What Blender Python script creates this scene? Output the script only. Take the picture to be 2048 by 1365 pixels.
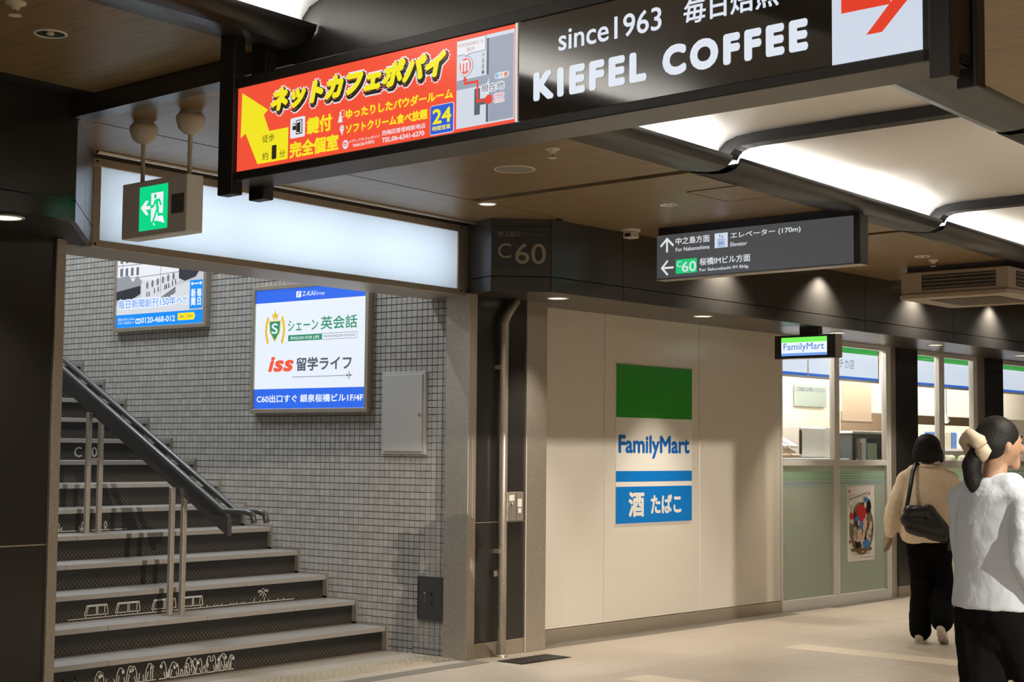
import bpy, bmesh, math, random
from mathutils import Matrix, Vector
random.seed(7)
for o in list(bpy.data.objects): bpy.data.objects.remove(o)
SC = bpy.context.scene
COL = SC.collection
pi = math.pi
# ---------------------------------------------------------------- camera
PITCH, ROLL, YAW = math.radians(4.053), math.radians(.517), math.radians(38.153)
fw = Vector((math.cos(YAW), math.sin(YAW), 0)); rt = Vector((math.sin(YAW), -math.cos(YAW), 0)); up = Vector((0, 0, 1))
F_ = fw * math.cos(PITCH) + up * math.sin(PITCH); U_ = up * math.cos(PITCH) - fw * math.sin(PITCH)
R2 = rt * math.cos(ROLL) + U_ * math.sin(ROLL); U2 = U_ * math.cos(ROLL) - rt * math.sin(ROLL)
cam = bpy.data.objects.new('camera', bpy.data.cameras.new('camera')); COL.objects.link(cam)
m3 = Matrix((R2, U2, -F_)).transposed()
cam.matrix_world = Matrix.Translation((0, 0, 1.5)) @ m3.to_4x4()
cam.data.sensor_width = 36; cam.data.lens = 3100.56 / 2048 * 36; cam.data.clip_start = .05; cam.data.clip_end = 200
SC.camera = cam
# ---------------------------------------------------------------- world, exposure
w = bpy.data.worlds.new('world'); SC.world = w; w.use_nodes = True
w.node_tree.nodes['Background'].inputs[0].default_value = (.9, .86, .8, 1); w.node_tree.nodes['Background'].inputs[1].default_value = .02
SC.view_settings.view_transform = 'Standard'; SC.view_settings.look = 'None'; SC.view_settings.gamma = 1
SC.view_settings.use_curve_mapping = False; SC.view_settings.exposure = 0.0
# light levels, all in one place
L_COVE, L_SOFFIT, L_WASH, L_DOWN, L_SHOP, L_STAIR, L_OPP, L_TUBE = 16.0, 150.0, 110.0, 440.0, 50.0, 120.0, 5600.0, 11.0

# ---------------------------------------------------------------- frames and helpers
DB = math.radians(3.495); CB, SB = math.cos(DB), math.sin(DB); RB = -DB
def Bp(u, v, z=0.): return Vector((u * CB + v * SB, -u * SB + v * CB, z))
def vat(u, Y): return (Y + u * SB) / CB        # storefront coordinate v of the corridor line Y at u

class MB:
    def __init__(s): s.bm = bmesh.new()
    def box(s, x0, x1, y0, y1, z0, z1, bev=0, seg=1):
        vs = [s.bm.verts.new((x, y, z)) for x in (x0, x1) for y in (y0, y1) for z in (z0, z1)]
        q = [(0, 1, 3, 2), (4, 6, 7, 5), (0, 4, 5, 1), (2, 3, 7, 6), (0, 2, 6, 4), (1, 5, 7, 3)]
        fs = [s.bm.faces.new([vs[i] for i in f]) for f in q]
        if bev: bmesh.ops.bevel(s.bm, geom=list({e for f in fs for e in f.edges}), offset=bev, segments=seg, affect='EDGES', profile=.5)
        return s
    def prism(s, pts, z0, z1, f=None):
        f = f or (lambda x, y, z: (x, y, z)); n = len(pts)
        a = [s.bm.verts.new(f(x, y, z0)) for x, y in pts]; b = [s.bm.verts.new(f(x, y, z1)) for x, y in pts]
        s.bm.faces.new(a[::-1]); s.bm.faces.new(b)
        for i in range(n): s.bm.faces.new((a[i], a[(i + 1) % n], b[(i + 1) % n], b[i]))
        return s
    def tube(s, path, r, n=10, cap=True):
        path = [Vector(p) for p in path]; rings = []
        for i, p in enumerate(path):
            d = (path[min(i + 1, len(path) - 1)] - path[max(i - 1, 0)]).normalized()
            a = d.orthogonal().normalized() if i == 0 else (a - d * a.dot(d)).normalized()
            b = d.cross(a); rr = r[i] if isinstance(r, (list, tuple)) else r
            rings.append([s.bm.verts.new(p + (a * math.cos(t) + b * math.sin(t)) * rr) for t in [2 * pi * k / n for k in range(n)]])
        for A, B in zip(rings, rings[1:]):
            for k in range(n): s.bm.faces.new((A[k], A[(k + 1) % n], B[(k + 1) % n], B[k]))
        if cap: s.bm.faces.new(rings[0][::-1]); s.bm.faces.new(rings[-1])
        return s
    def lathe(s, prof, c=(0, 0, 0), n=24):
        rings = []
        for r, z in prof:
            rings.append([s.bm.verts.new((c[0] + r * math.cos(2 * pi * k / n), c[1] + r * math.sin(2 * pi * k / n), c[2] + z)) for k in range(n)] if r > 1e-6 else [s.bm.verts.new((c[0], c[1], c[2] + z))])
        for A, B in zip(rings, rings[1:]):
            for k in range(n):
                k2 = (k + 1) % n
                if len(A) == 1 and len(B) == 1: continue
                if len(A) == 1: s.bm.faces.new((A[0], B[k2], B[k]))
                elif len(B) == 1: s.bm.faces.new((A[k], A[k2], B[0]))
                else: s.bm.faces.new((A[k], A[k2], B[k2], B[k]))
        return s
    def ball(s, c, r, sub=2):
        r = r if isinstance(r, (tuple, list)) else (r, r, r)
        bmesh.ops.create_icosphere(s.bm, subdivisions=sub, radius=1, matrix=Matrix.Translation(c) @ Matrix.Diagonal((*r, 1)))
        return s
    def sheet(s, grid):
        g = [[s.bm.verts.new(p) for p in row] for row in grid]
        for a, b in zip(g, g[1:]):
            for i in range(len(a) - 1): s.bm.faces.new((a[i], a[i + 1], b[i + 1], b[i]))
        return s
    def mesh(s, name='m'):
        bmesh.ops.recalc_face_normals(s.bm, faces=s.bm.faces[:])
        me = bpy.data.meshes.new(name); s.bm.to_mesh(me); s.bm.free(); return me
    def build(s, name, mat, parent=None, loc=None, rz=None, smooth=False):
        return put(name, s.mesh(name), mat, parent, loc, rz, smooth)
def put(name, me, mat, parent=None, loc=None, rz=None, smooth=False):
    if mat and not me.materials: me.materials.append(mat)
    if smooth: me.shade_smooth()
    o = bpy.data.objects.new(name, me); COL.objects.link(o)
    if parent: o.parent = parent
    if loc is not None: o.location = loc
    if rz is not None: o.rotation_euler = (0, 0, rz)
    return o
def box(name, mat, x0, x1, y0, y1, z0, z1, parent=None, bev=0, rz=None, loc=None): return MB().box(x0, x1, y0, y1, z0, z1, bev).build(name, mat, parent, loc, rz)
def tag(o, label, cat, group=None):
    o['label'] = label; o['category'] = cat
    if group: o['group'] = group
    return o
def thing(name, label, cat, loc=(0, 0, 0), rz=0, group=None):
    o = bpy.data.objects.new(name, None); COL.objects.link(o); o.location = loc; o.rotation_euler = (0, 0, rz); o.empty_display_size = .1
    return tag(o, label, cat, group)
def struct(o): o['kind'] = 'structure'; return o
def sroot(name, loc=(0, 0, 0), rz=0):
    o = bpy.data.objects.new(name, None); COL.objects.link(o); o.location = loc; o.rotation_euler = (0, 0, rz); o.empty_display_size = .1
    return struct(o)

# ---------------------------------------------------------------- materials
def srgb(r, g, b):
    f = lambda c: (c / 255) / 12.92 if c / 255 <= .04045 else (((c / 255) + .055) / 1.055) ** 2.4
    return (f(r), f(g), f(b))
def mat(name, col, rough=.5, metal=0, spec=.5, coat=0, noise=0, nscale=30, bump=0, bscale=200, rnd=0):
    m = bpy.data.materials.new(name); m.use_nodes = True; nt = m.node_tree; b = nt.nodes['Principled BSDF']
    b.inputs['Base Color'].default_value = (*col, 1); b.inputs['Roughness'].default_value = rough; b.inputs['Metallic'].default_value = metal
    b.inputs['Specular IOR Level'].default_value = spec; b.inputs['Coat Weight'].default_value = coat; b.inputs['Coat Roughness'].default_value = .08
    tc = nt.nodes.new('ShaderNodeTexCoord')
    if noise or rnd:
        hsv = nt.nodes.new('ShaderNodeHueSaturation'); hsv.inputs['Color'].default_value = (*col, 1); val = None
        if noise:
            n = nt.nodes.new('ShaderNodeTexNoise'); n.inputs['Scale'].default_value = nscale; n.inputs['Detail'].default_value = 5
            nt.links.new(tc.outputs['Object'], n.inputs['Vector'])
            r = nt.nodes.new('ShaderNodeMapRange'); r.inputs[1].default_value = .3; r.inputs[2].default_value = .7; r.inputs[3].default_value = 1 - noise; r.inputs[4].default_value = 1 + noise
            nt.links.new(n.outputs['Fac'], r.inputs[0]); val = r.outputs[0]
        if rnd:
            g = nt.nodes.new('ShaderNodeNewGeometry'); oi = nt.nodes.new('ShaderNodeObjectInfo'); ad = nt.nodes.new('ShaderNodeMath'); ad.operation = 'ADD'
            nt.links.new(g.outputs['Random Per Island'], ad.inputs[0]); nt.links.new(oi.outputs['Random'], ad.inputs[1])
            fr = nt.nodes.new('ShaderNodeMath'); fr.operation = 'FRACT'; nt.links.new(ad.outputs[0], fr.inputs[0])
            r2 = nt.nodes.new('ShaderNodeMapRange'); r2.inputs[3].default_value = 1 - rnd; r2.inputs[4].default_value = 1 + rnd; nt.links.new(fr.outputs[0], r2.inputs[0])
            if val:
                mu = nt.nodes.new('ShaderNodeMath'); mu.operation = 'MULTIPLY'; nt.links.new(val, mu.inputs[0]); nt.links.new(r2.outputs[0], mu.inputs[1]); val = mu.outputs[0]
            else: val = r2.outputs[0]
        nt.links.new(val, hsv.inputs['Value']); nt.links.new(hsv.outputs[0], b.inputs['Base Color'])
    if bump:
        n2 = nt.nodes.new('ShaderNodeTexNoise'); n2.inputs['Scale'].default_value = bscale; n2.inputs['Detail'].default_value = 3
        nt.links.new(tc.outputs['Object'], n2.inputs['Vector'])
        bp = nt.nodes.new('ShaderNodeBump'); bp.inputs['Strength'].default_value = bump; bp.inputs['Distance'].default_value = .01
        nt.links.new(n2.outputs['Fac'], bp.inputs['Height']); nt.links.new(bp.outputs[0], b.inputs['Normal'])
    return m
def emit(name, col, s=1., gloss=0):
    m = bpy.data.materials.new(name); m.use_nodes = True; b = m.node_tree.nodes['Principled BSDF']
    b.inputs['Base Color'].default_value = (*[min(.8, c * .16) for c in col], 1); b.inputs['Roughness'].default_value = .25 if not gloss else gloss
    b.inputs['Emission Color'].default_value = (*col, 1); b.inputs['Emission Strength'].default_value = s
    return m
def glassmat(name, tint=(1, 1, 1), refl=1.):
    m = bpy.data.materials.new(name); m.use_nodes = True; nt = m.node_tree; nt.nodes.remove(nt.nodes['Principled BSDF'])
    out = nt.nodes['Material Output']; t = nt.nodes.new('ShaderNodeBsdfTransparent'); t.inputs[0].default_value = (*tint, 1)
    g = nt.nodes.new('ShaderNodeBsdfGlossy'); g.inputs['Roughness'].default_value = .02
    lw = nt.nodes.new('ShaderNodeLayerWeight'); lw.inputs[0].default_value = .5; pw = nt.nodes.new('ShaderNodeMath'); pw.operation = 'POWER'; pw.inputs[1].default_value = 5; nt.links.new(lw.outputs['Facing'], pw.inputs[0])
    fr = nt.nodes.new('ShaderNodeMath'); fr.operation = 'MULTIPLY_ADD'; fr.inputs[1].default_value = .95; fr.inputs[2].default_value = .035; nt.links.new(pw.outputs[0], fr.inputs[0]); mx = nt.nodes.new('ShaderNodeMixShader')
    nt.links.new(fr.outputs[0], mx.inputs[0]); nt.links.new(t.outputs[0], mx.inputs[1]); nt.links.new(g.outputs[0], mx.inputs[2]); nt.links.new(mx.outputs[0], out.inputs[0])
    return m
def woodmat(name, c1, c2):
    m = mat(name, c1, .38, spec=.5); nt = m.node_tree; b = nt.nodes['Principled BSDF']
    tc = nt.nodes.new('ShaderNodeTexCoord'); mp = nt.nodes.new('ShaderNodeMapping'); mp.inputs['Scale'].default_value = (34, 1.3, 1); mp.inputs['Rotation'].default_value = (0, 0, DB)
    n = nt.nodes.new('ShaderNodeTexNoise'); n.inputs['Scale'].default_value = 2.2; n.inputs['Detail'].default_value = 7; n.inputs['Roughness'].default_value = .65
    cr = nt.nodes.new('ShaderNodeValToRGB'); cr.color_ramp.elements[0].position = .36; cr.color_ramp.elements[1].position = .66
    cr.color_ramp.elements[0].color = (*c1, 1); cr.color_ramp.elements[1].color = (*c2, 1)
    nt.links.new(tc.outputs['Object'], mp.inputs[0]); nt.links.new(mp.outputs[0], n.inputs['Vector']); nt.links.new(n.outputs['Fac'], cr.inputs[0]); nt.links.new(cr.outputs[0], b.inputs['Base Color'])
    return m
def risermat(name):
    m = mat(name, (.012, .011, .010), .35); nt = m.node_tree; b = nt.nodes['Principled BSDF']; N = nt.nodes.new
    tc = N('ShaderNodeTexCoord'); sx = N('ShaderNodeSeparateXYZ'); nt.links.new(tc.outputs['Object'], sx.inputs[0])
    def ma(op, a, bb=None):
        n = N('ShaderNodeMath'); n.operation = op
        for i, v in enumerate((a, bb)):
            if v is None: continue
            if isinstance(v, (int, float)): n.inputs[i].default_value = v
            else: nt.links.new(v, n.inputs[i])
        return n.outputs[0]
    x, z = sx.outputs[0], sx.outputs[2]; p = .034
    l1 = ma('LESS_THAN', ma('ABSOLUTE', ma('SUBTRACT', ma('FRACT', ma('DIVIDE', ma('ADD', x, z), p)), .5)), .11)
    l2 = ma('LESS_THAN', ma('ABSOLUTE', ma('SUBTRACT', ma('FRACT', ma('DIVIDE', ma('SUBTRACT', x, z), p)), .5)), .11)
    low = N('ShaderNodeMapRange'); nt.links.new(z, low.inputs[0]); low.inputs[1].default_value = .085; low.inputs[2].default_value = .045; low.inputs[3].default_value = 0; low.inputs[4].default_value = .85
    k = ma('MULTIPLY', ma('MAXIMUM', l1, l2), low.outputs[0])
    mx = N('ShaderNodeMix'); mx.data_type = 'RGBA'; nt.links.new(k, mx.inputs[0]); mx.inputs[6].default_value = (.013, .012, .011, 1); mx.inputs[7].default_value = (.105, .085, .06, 1)
    nt.links.new(mx.outputs[2], b.inputs['Base Color']); return m

M = dict(
    black=mat('polished_black_panel', (.028, .026, .023), .2, noise=.15, nscale=300), fascia=mat('dark_bronze_fascia', (.05, .047, .043), .30, metal=.15, spec=.7, noise=.12, nscale=220),
    matte=mat('matte_black', (.012, .012, .012), .6), sblack=mat('sign_frame_black', (.018, .018, .018), .35), grey=mat('dark_grey_metal', (.09, .088, .085), .35, metal=.5),
    steel=mat('brushed_steel', (.52, .47, .40), .42, metal=.75, noise=.12, nscale=60), steel2=mat('box_bronze_steel', (.47, .41, .33), .4, metal=.7, noise=.1, nscale=80),
    tile=mat('grey_mosaic_tile', (.33, .315, .29), .3, noise=.16, nscale=160, rnd=.09), mortar=mat('dark_grout', (.075, .062, .047), .9),
    floor=mat('beige_floor_tile', (.46, .40, .325), .38, noise=.07, nscale=90, rnd=.035), fgrout=mat('floor_grout', (.30, .255, .2), .8), inlay=mat('pale_inlay_stone', (.66, .57, .45), .38, noise=.05, nscale=70, rnd=.03),
    fborder=mat('grey_border_stone', (.21, .185, .155), .4, noise=.12, nscale=150), tact=mat('tactile_ochre', (.40, .335, .24), .45, noise=.05),
    stone=mat('granite_tread', (.29, .265, .235), .55, noise=.28, nscale=170), riser=risermat('lattice_riser'), wood=woodmat('wood_ceiling', (.155, .10, .043), (.29, .197, .095)),
    panel=mat('beige_wall_panel', (.72, .665, .575), .24, spec=.5, noise=.02, nscale=40), white=mat('white_aluminium', (.72, .71, .68), .35), vault=mat('white_vault', (.80, .78, .74), .5),
    cream=mat('cream_wall', (.76, .70, .58), .6), grn=mat('greenish_board', (.34, .40, .36), .5), counter=mat('counter_white', (.62, .61, .57), .4), brown=mat('shop_brown', (.30, .22, .15), .5),
    glass=glassmat('clear_glass'), tint=mat('smoked_acrylic', (.03, .026, .022), .06, spec=1., coat=1.), exitgrey=mat('exit_housing', (.84, .84, .82), .5), cup=mat('ivory_cup', (.62, .56, .46), .5),
    hair=mat('black_hair', (.006, .0055, .005), .6, spec=.25, bump=.3, bscale=120), skin=mat('skin', (.34, .20, .125), .55), cream_knit=mat('cream_knit', (.80, .66, .48), .9, bump=.35, bscale=140), blackcloth=mat('black_cloth', (.0045, .0043, .004), .95, spec=.1, bump=.3, bscale=60),
    shirt=mat('pale_blue_grey_shirt', (.50, .54, .61), .85, bump=.3, bscale=50), shoe=mat('pale_shoe', (.55, .47, .38), .7), sole=mat('shoe_sole', (.6, .54, .46), .7), bag=mat('black_leather', (.012, .012, .013), .4), scr=mat('beige_scrunchie', (.48, .39, .29), .9),
    chrome=mat('chrome', (.6, .58, .55), .15, metal=1), paper=mat('paper', (.75, .73, .68), .6), acb=mat('ac_beige', (.36, .29, .21), .5), acd=mat('ac_grille', (.035, .03, .025), .6),
)
# frosted film: half the light goes through, scattered
fm = mat('frosted_film_glass', (.58, .62, .56), .2); nt = fm.node_tree; tr = nt.nodes.new('ShaderNodeBsdfTranslucent'); tr.inputs[0].default_value = (.62, .68, .60, 1)
mx = nt.nodes.new('ShaderNodeMixShader'); mx.inputs[0].default_value = .55; nt.links.new(nt.nodes['Principled BSDF'].outputs[0], mx.inputs[1]); nt.links.new(tr.outputs[0], mx.inputs[2]); nt.links.new(mx.outputs[0], nt.nodes['Material Output'].inputs[0])
M['frost'] = fm
_em = {}
def EM(r, g, b, s=1.):
    k = (r, g, b, s)
    if k not in _em: _em[k] = emit('lit_%02x%02x%02x' % (r, g, b), srgb(r, g, b), s)
    return _em[k]
_pm = {}
def PM(r, g, b, rough=.5):
    k = (r, g, b, rough)
    if k not in _pm: _pm[k] = mat('print_%02x%02x%02x' % (r, g, b), srgb(r, g, b), rough)
    return _pm[k]

# ---------------------------------------------------------------- flat print on a face: s to the right, t up, in metres
HM = {}
class Face:
    def __init__(s, root, origin, way, step=.0012):
        s.root, s.step, s.host = root, step, None
        ax = {'-x': ((0, -1, 0), (0, 0, 1), (-1, 0, 0)), '-y': ((1, 0, 0), (0, 0, 1), (0, -1, 0))}[way]
        s.m = Matrix.Translation(origin) @ Matrix(ax).transposed().to_4x4()
    def put(s, name, me, mat, layer):
        o = put(name, me, mat, s.host or s.root); ml = s.m @ Matrix.Translation((0, 0, layer * s.step))
        o.matrix_local = HM.get(s.host.name, Matrix()).inverted() @ ml if s.host else ml; HM[o.name] = ml; return o
    def on(s, host): s.host = host; return host
    def poly(s, name, mat, *polys, layer=1):
        bm = bmesh.new()
        for p in polys: bm.faces.new([bm.verts.new((x, y, 0)) for x, y in p])
        bmesh.ops.recalc_face_normals(bm, faces=bm.faces[:])
        me = bpy.data.meshes.new(name); bm.to_mesh(me); bm.free(); return s.put(name, me, mat, layer)
    def rect(s, name, mat, s0, t0, s1, t1, layer=1, r=0): return s.poly(name, mat, rrect(s0, t0, s1, t1, r), layer=layer)
    def line(s, name, mat, lines, wd, layer=1):
        polys = []
        for l in lines:
            for (x0, y0), (x1, y1) in zip(l, l[1:]):
                d = math.hypot(x1 - x0, y1 - y0) or 1; nx, ny = -(y1 - y0) / d * wd / 2, (x1 - x0) / d * wd / 2; ex, ey = (x1 - x0) / d * wd * .3, (y1 - y0) / d * wd * .3
                polys.append([(x0 + nx - ex, y0 + ny - ey), (x0 - nx - ex, y0 - ny - ey), (x1 - nx + ex, y1 - ny + ey), (x1 + nx + ex, y1 + ny + ey)])
        return s.poly(name, mat, *polys, layer=layer)
    def text(s, body, mat, rect, layer=2, bold=0, shear=0, thick=0, like=None, shift=(0, 0), name='lettering', vert=False, sp=1.):
        hv = bold
        me = textmesh(body, 0, shear, vert, sp)
        xs = [v.co.x for v in me.vertices]; ys = [v.co.y for v in me.vertices]
        if like is None:
            a, b = min(xs), min(ys); e_ = hv * (rect[3] - rect[1]) * 1.3 + thick * 0; rect = (rect[0] + e_, rect[1] + e_, rect[2] - e_, rect[3] - e_)
            kx = (rect[2] - rect[0]) / max(1e-6, max(xs) - a); ky = (rect[3] - rect[1]) / max(1e-6, max(ys) - b); T = (rect[0] - a * kx, rect[1] - b * ky, kx, ky)
            thick = thick or e_
        else: T = like
        base = [(v.co.x * T[2] + T[0] + shift[0], v.co.y * T[3] + T[1] + shift[1]) for v in me.vertices]; fs = [tuple(p.vertices) for p in me.polygons]
        bpy.data.meshes.remove(me)
        offs = [(0, 0)] + ([(thick * math.cos(2 * pi * k / 10), thick * math.sin(2 * pi * k / 10)) for k in range(10)] if thick else [])
        vs, F = [], []
        for k_, (ox, oy) in enumerate(offs):
            n0 = len(vs); vs += [(x + ox, y + oy, k_ * 4e-5) for x, y in base]; F += [tuple(i + n0 for i in f) for f in fs]
        me = bpy.data.meshes.new(name); me.from_pydata(vs, [], F); s.last = T
        return s.put(name, me, mat, layer)
def rrect(s0, t0, s1, t1, r=0, n=5):
    if not r: return [(s0, t0), (s1, t0), (s1, t1), (s0, t1)]
    out = []
    for cx, cy, a in ((s1 - r, t0 + r, -90), (s1 - r, t1 - r, 0), (s0 + r, t1 - r, 90), (s0 + r, t0 + r, 180)):
        out += [(cx + r * math.cos(math.radians(a + 90 * k / n)), cy + r * math.sin(math.radians(a + 90 * k / n))) for k in range(n + 1)]
    return out
def ell(cx, cy, rx, ry=None, n=24, a0=0, a1=360): return [(cx + rx * math.cos(math.radians(a0 + (a1 - a0) * k / n)), cy + (ry or rx) * math.sin(math.radians(a0 + (a1 - a0) * k / n))) for k in range(n if a1 - a0 == 360 else n + 1)]
_tc = {}
def textmesh(body, bold, shear, vert, sp=1.):
    c = bpy.data.curves.new('t', 'FONT'); c.body = '\n'.join(body) if vert else body; c.offset = bold; c.space_character = sp; c.shear = shear; c.resolution_u = 4; c.fill_mode = 'FRONT'
    if vert: c.align_x = 'CENTER'
    o = bpy.data.objects.new('t', c); me = bpy.data.meshes.new_from_object(o); bpy.data.objects.remove(o); bpy.data.curves.remove(c); return me
def spot(name, parent, loc, energy, angle=100, blend=.6, col=(1, .86, .68), size=.05, aim=None):
    l = bpy.data.lights.new(name, 'SPOT'); l.energy = energy; l.spot_size = math.radians(angle); l.spot_blend = blend; l.color = col; l.shadow_soft_size = size
    o = bpy.data.objects.new(name, l); COL.objects.link(o); o.parent = parent; o.location = loc
    if aim: o.rotation_euler = Vector(aim).to_track_quat('-Z', 'Y').to_euler()
    return o
def area(name, parent, loc, energy, sx, sy, rot=(0, 0, 0), col=(1, .95, .88)):
    l = bpy.data.lights.new(name, 'AREA'); l.shape = 'RECTANGLE'; l.size = sx; l.size_y = sy; l.energy = energy; l.color = col
    o = bpy.data.objects.new(name, l); COL.objects.link(o); o.parent = parent; o.location = loc; o.rotation_euler = rot; return o
# ================================================================ SETTING
def cprj(p):
    d = Vector(p) - Vector((0, 0, 1.5)); z = d.dot(F_)
    return (1024 + 3100.56 * d.dot(R2) / z, 682.5 - 3100.56 * d.dot(U2) / z, z) if z > .1 else (-9e9, -9e9, z)
# ---- floor
floor = struct(box('floor', M['fgrout'], -8, 27, -5, 18, -.12, -.004))
PT = .44
cand = []
for i in range(-18, 60):
    for j in range(-22, 16):
        cx_, cy_ = i * PT + .1, 5.12 + PT * (j - 10 + .5)
        v = cx_ * SB + cy_ * CB
        if cy_ < -4.6 or (cx_ > 8.5 and v > 7.95) or (cx_ <= 8.5 and cy_ > 8.1) or cx_ > 26: continue
        x, y, z = cprj((cx_, cy_, 0)); vis = -60 < x < 2110 and 0 < y < 1400
        cand.append((0 if vis else 1, z, cx_, cy_))
cand.sort()
tm = MB().box(-.2185, .2185, -.2185, .2185, -.006, 0, .0012).mesh('floor_tile'); tm.materials.append(M['floor'])
for _, _, x, y in cand[:280]: put('floor_tile', tm, None, floor, (x, y, 0))
r = MB()
for _, _, x, y in cand[280:]: r.box(x - .2185, x + .2185, y - .2185, y + .2185, -.006, 0)
o = r.build('floor_tile_field', M['floor'], floor); o['kind'] = 'stuff'
im = MB().box(0, .29, -.218, .218, -.002, .0015, .0008).mesh('inlay_tile'); im.materials.append(M['inlay'])
for u0, v1 in ((8.24, 6.35), (10.47, 6.48), (13.2, 6.5), (15.9, 6.55)):
    for k in range(9): put('inlay_tile', im, None, floor, Bp(u0, v1 - .218 - .44 * k), RB)
pm_ = [Bp(8.2, 7.70), Bp(12.74, 7.70), Bp(12.74, 7.9), Bp(8.2, 7.9)]
MB().prism([(p.x, p.y) for p in pm_], -.002, .003).build('border_strip', M['fborder'], floor)
MB().prism([(p.x, p.y) for p in (Bp(12.74, 7.82), Bp(22, 7.82), Bp(22, 7.95), Bp(12.74, 7.95))], -.002, .002).build('border_strip', M['fborder'], floor)
box('threshold_strip', M['fborder'], 5.0, 8.66, 6.98, 7.12, -.002, .003, floor)
tb = MB().box(.004, .296, .004, .296, -.002, .004, .001)
for a in range(5):
    for b in range(5): tb.lathe([(.0125, .003), (.011, .0075), (.006, .009), (0, .009)], (.03 + .06 * a, .03 + .06 * b, 0), 8)
tbm = tb.mesh('tactile_tile'); tbm.materials.append(M['tact'])
for k in range(12): put('tactile_tile', tbm, None, floor, (5.06 + .3 * k, 7.25, 0))
MB().prism([(p.x, p.y) for p in (Bp(12.75, 7.97), Bp(22, 7.97), Bp(22, 13), Bp(12.75, 13))], -.002, .002).build('shop_floor', M['counter'], floor)

# ---- beige storefront wall
wr = sroot('wall_right', (0, 0, 0), RB)
box('wall_core', M['matte'], 8.3, 12.73, 7.93, 8.1, 0, 3.2, wr)
for a, b in ((9.05, 10.034), (10.034, 11.396), (11.396, 12.738)): box('wall_panel', M['panel'], a + .003, b - .003, 7.9, 7.925, .11, 2.66, wr, .003)
br = struct(box('baseboard_right', M['steel2'], 9.05, 12.74, 7.885, 7.925, 0, .105, None, .003, RB))
# ---- shutter-frame posts, black panels at the corner
tr3 = sroot('trim_3', (0, 0, 0), RB)
box('corner_post', M['steel'], 8.155, 8.205, 7.665, 7.9, 0, 2.64, tr3, .003); box('post_strip', M['steel'], 8.209, 8.249, 7.672, 7.8, 0, 2.64, tr3, .003)
box('black_panel', M['black'], 8.25, 8.81, 7.70, 7.73, .11, .973, tr3, .002); box('black_panel', M['black'], 8.25, 8.81, 7.70, 7.73, .979, 2.64, tr3, .002)
box('panel_base', M['steel2'], 8.25, 8.81, 7.69, 7.73, 0, .107, tr3, .002); box('panel_joint', M['steel'], 8.25, 8.81, 7.698, 7.73, .973, .979, tr3)
box('steel_column', M['steel'], 8.812, 9.047, 7.68, 7.93, 0, 2.64, tr3, .004); box('column_core', M['matte'], 8.26, 8.8, 7.74, 7.9, 0, 2.64, tr3)
# ---- black wall left of the stairs
wl = sroot('wall_left')
for a, b in ((2.2, 3.6), (3.606, 5.038)):
    for c, d in ((0, .973), (.98, 2.66)): box('black_panel', M['black'], a, b, 7.12, 7.15, c, d, wl, .002)
box('panel_joint', M['steel'], 2.2, 5.038, 7.122, 7.15, .973, .98, wl); box('wall_core', M['matte'], 2.2, 5.03, 7.15, 7.35, 0, 2.66, wl); box('steel_edge', M['steel'], 5.04, 5.10, 7.10, 7.4, 0, 2.63, wl, .003)
# ---- fascia right of the stairs, with its chamfered corner
P1, P2, P0 = Vector((8.529, 6.895, 0)), Vector((8.817, 6.575, 0)), Vector((8.665, 7.26, 0))
t1 = sroot('trim_1')
def plan(poly, z0, z1, name, m, parent): return MB().prism([(p[0], p[1]) for p in poly], z0, z1).build(name, m, parent)
def slab(a, b, th, z0, z1, name, m, parent, g=.003):
    d = (b - a).normalized(); n = Vector((-d.y, d.x, 0)) * th; a2, b2 = a + d * g, b - d * g
    return plan((a2, b2, b2 + n, a2 + n), z0, z1, name, m, parent)
seams = [8.40, 9.234, 11.069, 12.925, 14.739, 16.57, 18.4, 20.2, 22]
for a, b in zip(seams, seams[1:]):
    slab(Bp(a, 7.1), Bp(b, 7.1), .03, 2.743, 3.17, 'fascia_panel', M['fascia'], t1); slab(Bp(a, 7.095), Bp(b, 7.095), .035, 2.632, 2.736, 'lip_panel', M['fascia'], t1)
slab(P1, P2, .03, 2.743, 3.17, 'fascia_panel', M['fascia'], t1); slab(P1, P2, .03, 2.632, 2.736, 'lip_panel', M['fascia'], t1)
slab(P0, P1, .03, 2.743, 3.17, 'return_panel', M['fascia'], t1); slab(P0, P1, .03, 2.632, 2.736, 'return_panel', M['fascia'], t1)
M['soffit'] = mat('bronze_soffit', (.115, .10, .085), .3, metal=.6, noise=.08, nscale=100)
plan((P1 + Vector((.02, .01, 0)), P2 + Vector((.01, .02, 0)), Bp(22, 7.125), Bp(22, 7.96), Bp(9, 7.96), Bp(8.15, 7.9), P0 + Vector((.02, 0, 0))), 2.634, 2.66, 'soffit', M['soffit'], t1)
plan((P1 + Vector((.05, .03, 0)), P2 + Vector((.03, .04, 0)), Bp(22, 7.14), Bp(22, 7.18), P2 + Vector((.06, .1, 0)), P1 + Vector((.1, .08, 0))), 2.66, 3.16, 'fascia_core', M['matte'], t1)
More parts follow.
